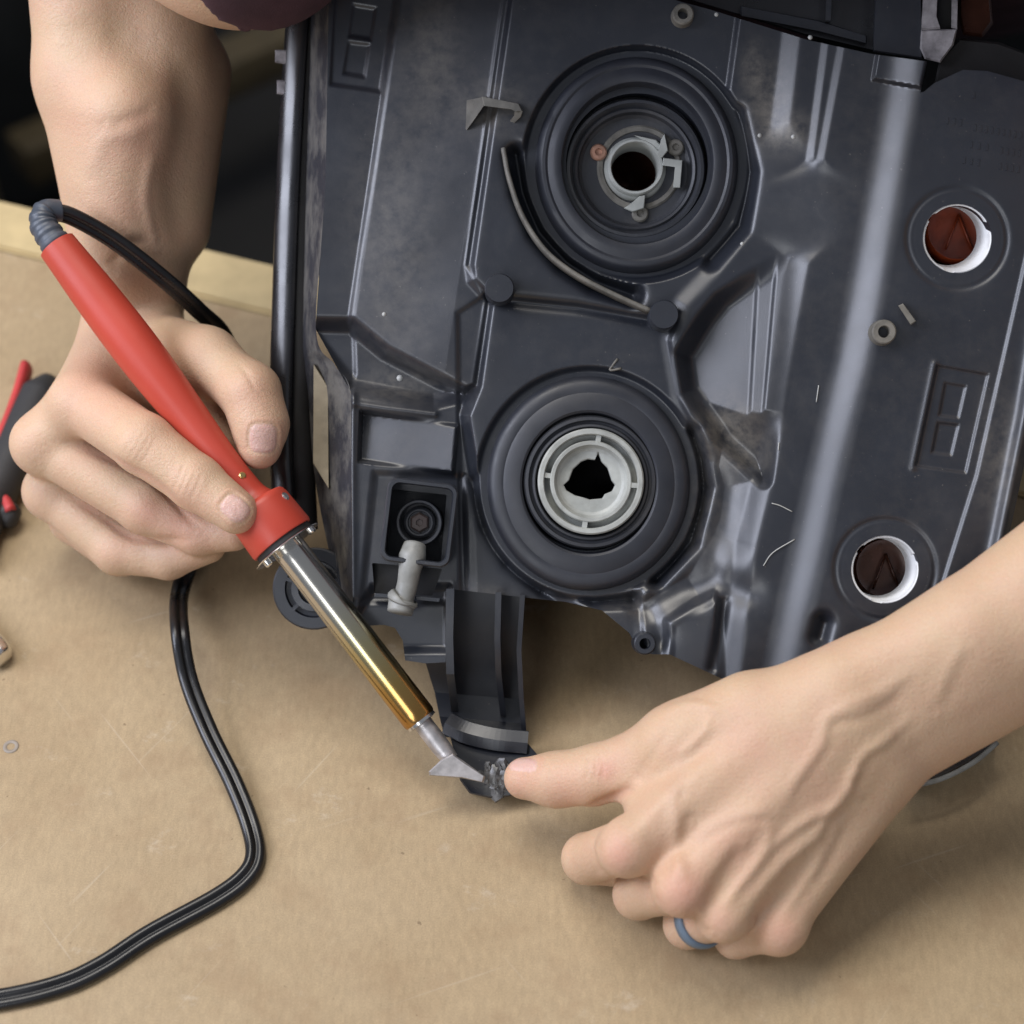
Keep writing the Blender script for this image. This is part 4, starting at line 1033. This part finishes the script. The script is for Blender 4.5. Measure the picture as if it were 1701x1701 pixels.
# ---- the hand with the iron on the left (a right hand)
def right_arm():
    def A(u, v, z): return P(u, v, z + zsh(v))
    f = Field((-260, -50, -120), (-75, 220, 32), 0.8)
    f2 = None
    # forearm
    f.cone(A(202, 535, -106), A(154, 130, -97), 14.6, 24, 8); f.cone(A(248, 530, -108), A(258, 130, -106), 14.6, 25, 8)
    f.cone(A(154, 130, -97), A(142, -300, -80), 24, 30, 8); f.cone(A(258, 130, -106), A(228, -300, -86), 25, 30, 8)
    f.cone(A(190, 440, -98), A(205, 190, -82), 14, 20, 14)
    f.cone(A(302, 380, -120), A(316, 120, -122), 12, 18, 12)
    # hand back / palm
    IM, MM, RM, KM = A(138, 668, -64), A(76, 738, -72), A(90, 818, -84), A(125, 862, -97)
    for a, b, ra, rb in ((A(196, 560, -104), IM, 15, 12), (A(205, 575, -110), MM, 15, 12), (A(214, 590, -114), RM, 15, 11.5), (A(222, 600, -118), KM, 15, 11)): f.cone(a, b, ra, rb, 10)
    f.cone(A(225, 640, -100), A(185, 790, -98), 20, 18, 12); f.cone(A(230, 600, -100), A(165, 680, -84), 18, 15, 12)
    # thumb and web
    f.chain([A(255, 575, -100), A(345, 598, -66), A(416, 652, -48), A(432, 705, -43), A(431, 744, -40)], [15.5, 12.8, 11.6, 10.8, 8.8], 6)
    f.cone(A(260, 620, -98), A(330, 610, -74), 16, 13, 10)
    # fingers
    f.cone(IM, MM, 11, 11, 10)
    f.chain([IM, A(240, 738, -34), A(326, 802, -24), A(392, 850, -17)], [12.8, 12.4, 11.0, 9.0], 3.0)
    f.cone(A(300, 640, -78), A(380, 735, -66), 14, 9, 6)
    f.chain([MM, A(242, 842, -54), A(330, 884, -50), A(388, 884, -46)], [12.2, 11.4, 9.6, 8], 3.0)
    f.chain([RM, A(196, 912, -70), A(280, 926, -64), A(345, 905, -58)], [11.8, 10.8, 9.2, 8], 3.0)
    f.chain([KM, A(196, 918, -88), A(275, 925, -80), A(330, 905, -74)], [11, 9.8, 8.6, 7.5], 3.0)
    for p, r in ((A(132, 670, -62), 11.0), (A(66, 735, -70), 11.5), (A(82, 815, -82), 11)): f.cone(p, p + 0.1, r, r, 5)
    # upper arm
    f3 = Field((-250, 130, -150), (10, 480, 130), 2.0)
    f3.chain([P(140, -255, -38), P(150, -230, -28), P(395, -165, 12), P(520, -430, 70)], [34, 42, 46.5, 54], 14)
    V, Q = f.mesh(); V = relax(V, Q, 3)
    V3, Q3 = f3.mesh(); V3 = relax(V3, Q3, 2)
    d = Detail(V, Q)
    # creases between fingers (they meet here but do not melt together)
    d.line([(120, 735), (190, 765), (262, 805), (320, 868), (350, 885)], -0.9, 8, (0, .35), zlo=-50)
    d.line([(100, 815), (170, 858), (215, 890), (262, 898), (340, 895)], -0.8, 8, (0, .30), zlo=-66)
    d.line([(390, 838), (400, 868), (415, 880)], -0.2, 6)
    # knuckle bumps
    for (u, v, r, a_, t) in ((229, 740, 34, .9, .10), (248, 853, 32, .8, .50), (198, 920, 30, .7, .15), (50, 735, 30, .5, .12), (100, 665, 40, .4, .1), (322, 800, 26, .4, .08), (418, 655, 40, .4, .35), (160, 640, 60, 0, .30), (300, 870, 50, 0, .45)):
        d.blob(u, v, r, a_, (0, t))
    # wrinkles across the joints
    for o in (-14, -5, 5, 14):
        d.line([(322 + o, 775 + o * .6), (312 + o, 800 + o * .6), (300 + o, 825 + o * .6)], -0.28, 3.6); d.line([(400 + o * .8, 612 + o), (425 + o * .3, 640 + o), (455, 652 + o)], -0.22, 4)
        d.line([(246 + o, 715 + o * .6), (232 + o, 745 + o * .6), (214 + o, 770 + o * .6)], -0.18, 4)
    d.nail(391, 845, 20, 25, 40); d.nail(437, 728, 24, 25, 92)
    d.line([(75, 770), (130, 800), (180, 840)], 0.0, 10)
    # forearm forms: muscle edge, tendons, folds
    d.line([(262, 60), (276, 160), (272, 230), (252, 300), (268, 400), (292, 520)], 1.1, 24); d.line([(305, 90), (310, 200), (290, 300), (300, 420)], -1.0, 24)
    d.line([(180, 210), (225, 195), (262, 180)], -0.6, 12); d.line([(180, 450), (210, 410), (255, 395)], -0.8, 10); d.line([(95, 70), (160, 40), (220, 60)], -0.5, 22)
    d.line([(150, 300), (175, 230), (250, 225)], 0.7, 16, (1, .12)); d.line([(255, 240), (240, 330), (262, 430)], 0.8, 9, (1, .2)); d.line([(285, 530), (250, 545), (215, 560)], -0.8, 8)
    for (u, v, r, t) in ((225, 240, 60, .30), (200, 330, 50, .25), (150, 210, 50, .15)): d.blob(u, v, r, 0, (0, t))
    Va, Qa, Ta = d.done()
    return np.vstack([Va, V3]), np.vstack([Qa, Q3 + len(Va)]), np.vstack([Ta, np.zeros((len(V3), 3))])

person = thing('person', 'person in maroon shirt holding the soldering iron and pressing the tab with a thumb', 'person', (0.15, 1.0, -0.9))
L_, R_ = left_arm(), right_arm()
V = np.vstack([L_[0], R_[0]]); Q = np.vstack([L_[1], R_[1] + len(L_[0])]); T = np.vstack([L_[2], R_[2]])
body = mk('body', V, Q.tolist(), M['skin'], person)
ca = body.data.attributes.new('tone', 'FLOAT_COLOR', 'POINT')
ca.data.foreach_set('color', np.hstack([np.clip(T, 0, 1), np.ones((len(T), 1))]).astype(np.float32).ravel())

# shirt: two sleeves and the leaning torso
def shirt():
    f = Field((-170, 90, -420), (440, 620, 220), 4.0)
    f.chain([A(520, -430, 70), A(1750, -500, 60)], [62, 62], 20)
    wp = lambda x, y, z: from_world([(x, y, z)])[0]
    f.chain([A(700, -420, 30), wp(0.12, 1.02, 0.05)], [85, 115], 30); f.chain([A(1700, -480, 20), wp(0.28, 1.05, 0.05)], [85, 115], 30)
    f.chain([A(2110, 60, 82), A(1850, -430, 75), A(1750, -500, 60)], [50, 60, 62], 16)
    V, Q = f.mesh(); V = relax(V, Q, 2)
    g_ = Field((-185, 150, -70), (10, 400, 140), 1.8)
    g_.chain([A(300, -180, -6), A(395, -166, 13), A(520, -430, 70)], [48.5, 49.5, 57], 14)
    hp_, hn_ = A(408, 22, 20), A(150, -230, -45) - A(395, -165, 12)
    hn_ = hn_ / np.linalg.norm(hn_) + np.array([0.0, 0.55, -0.25]); hn_ /= np.linalg.norm(hn_)
    X = np.meshgrid(*g_.ax, indexing='ij')
    pd = (X[0] - hp_[0]) * hn_[0] + (X[1] - hp_[1]) * hn_[1] + (X[2] - hp_[2]) * hn_[2]
    # stitched hem: a slightly proud band, and soft folds behind it
    g_.D = g_.D - 0.5 * np.exp(-((pd + 10) / 7) ** 2) - 0.9 * np.sin(pd / 9.0 + X[0] / 14.0) * (pd < -18)
    g_.D = np.maximum(g_.D, pd).astype(np.float32)
    V2, Q2 = g_.mesh(); V2 = relax(V2, Q2, 5)
    return np.vstack([V, V2]), np.vstack([Q, Q2 + len(V)])
V, Q = shirt()
mk('shirt', V, Q.tolist(), M['shirt'], person)
for s_ in (-1, 1):
    pth = np.array([(0.20 + s_ * 0.09, 1.10, 0.0), (0.19 + s_ * 0.11, 1.12, -0.45), (0.19 + s_ * 0.12, 1.14, -0.89)])
    v, f = sweep(from_world(spline(pth, 6)), circ(1, 20), scale=np.linspace(105, 70, 13)); mk('trouser_leg', v, f, M['trousers'], person)

# ring
rc = (A(1207, 1514, 59) * 0.35 + A(1142, 1536, 36) * 0.65); rd = A(1142, 1536, 36) - A(1207, 1514, 59)
v, f = lathe(rc, rd, [(9.5, -2.4), (10.6, -2.3), (10.9, 0), (10.6, 2.3), (9.5, 2.4), (9.2, 0), (9.5, -2.4)], 56, caps=False)
rg = mk('finger_ring', v, f, M['ring'], None, loc=tuple(to_world(rc)[0]), label='blue grey ring on the ring finger of the clenched hand', cat='ring')

from mathutils.bvhtree import BVHTree
sh_o = [o for o in person.children if o.name == 'shirt'][0]
bv = BVHTree.FromPolygons([tuple(v.co + world_loc(sh_o)) for v in sh_o.data.vertices], [tuple(p.vertices) for p in sh_o.data.polygons])
def on_shirt(u, v):
    d = Vector(to_world(P(u, v, 0))[0]) - Vector((0, 0, CAMZ)); d.normalize()
    hit = bv.ray_cast(Vector((0, 0, CAMZ)), d)
    return None if hit[0] is None else np.array(hit[0] - d * 0.0015)
pts = [on_shirt(*q) for q in ((1644, 34), (1652, 54), (1674, 62), (1683, 74))]
if all(p is not None for p in pts):
    lg = sweep(from_world(np.array(pts)), [(-2.2, -0.5), (2.2, -0.5), (2.2, 0.5), (-2.2, 0.5)], up=(1, 0, 0))
    mk('chest_print', lg[0], lg[1], M['logo'], sh_o, smooth=False)
else: print('LOGO MISS', pts)
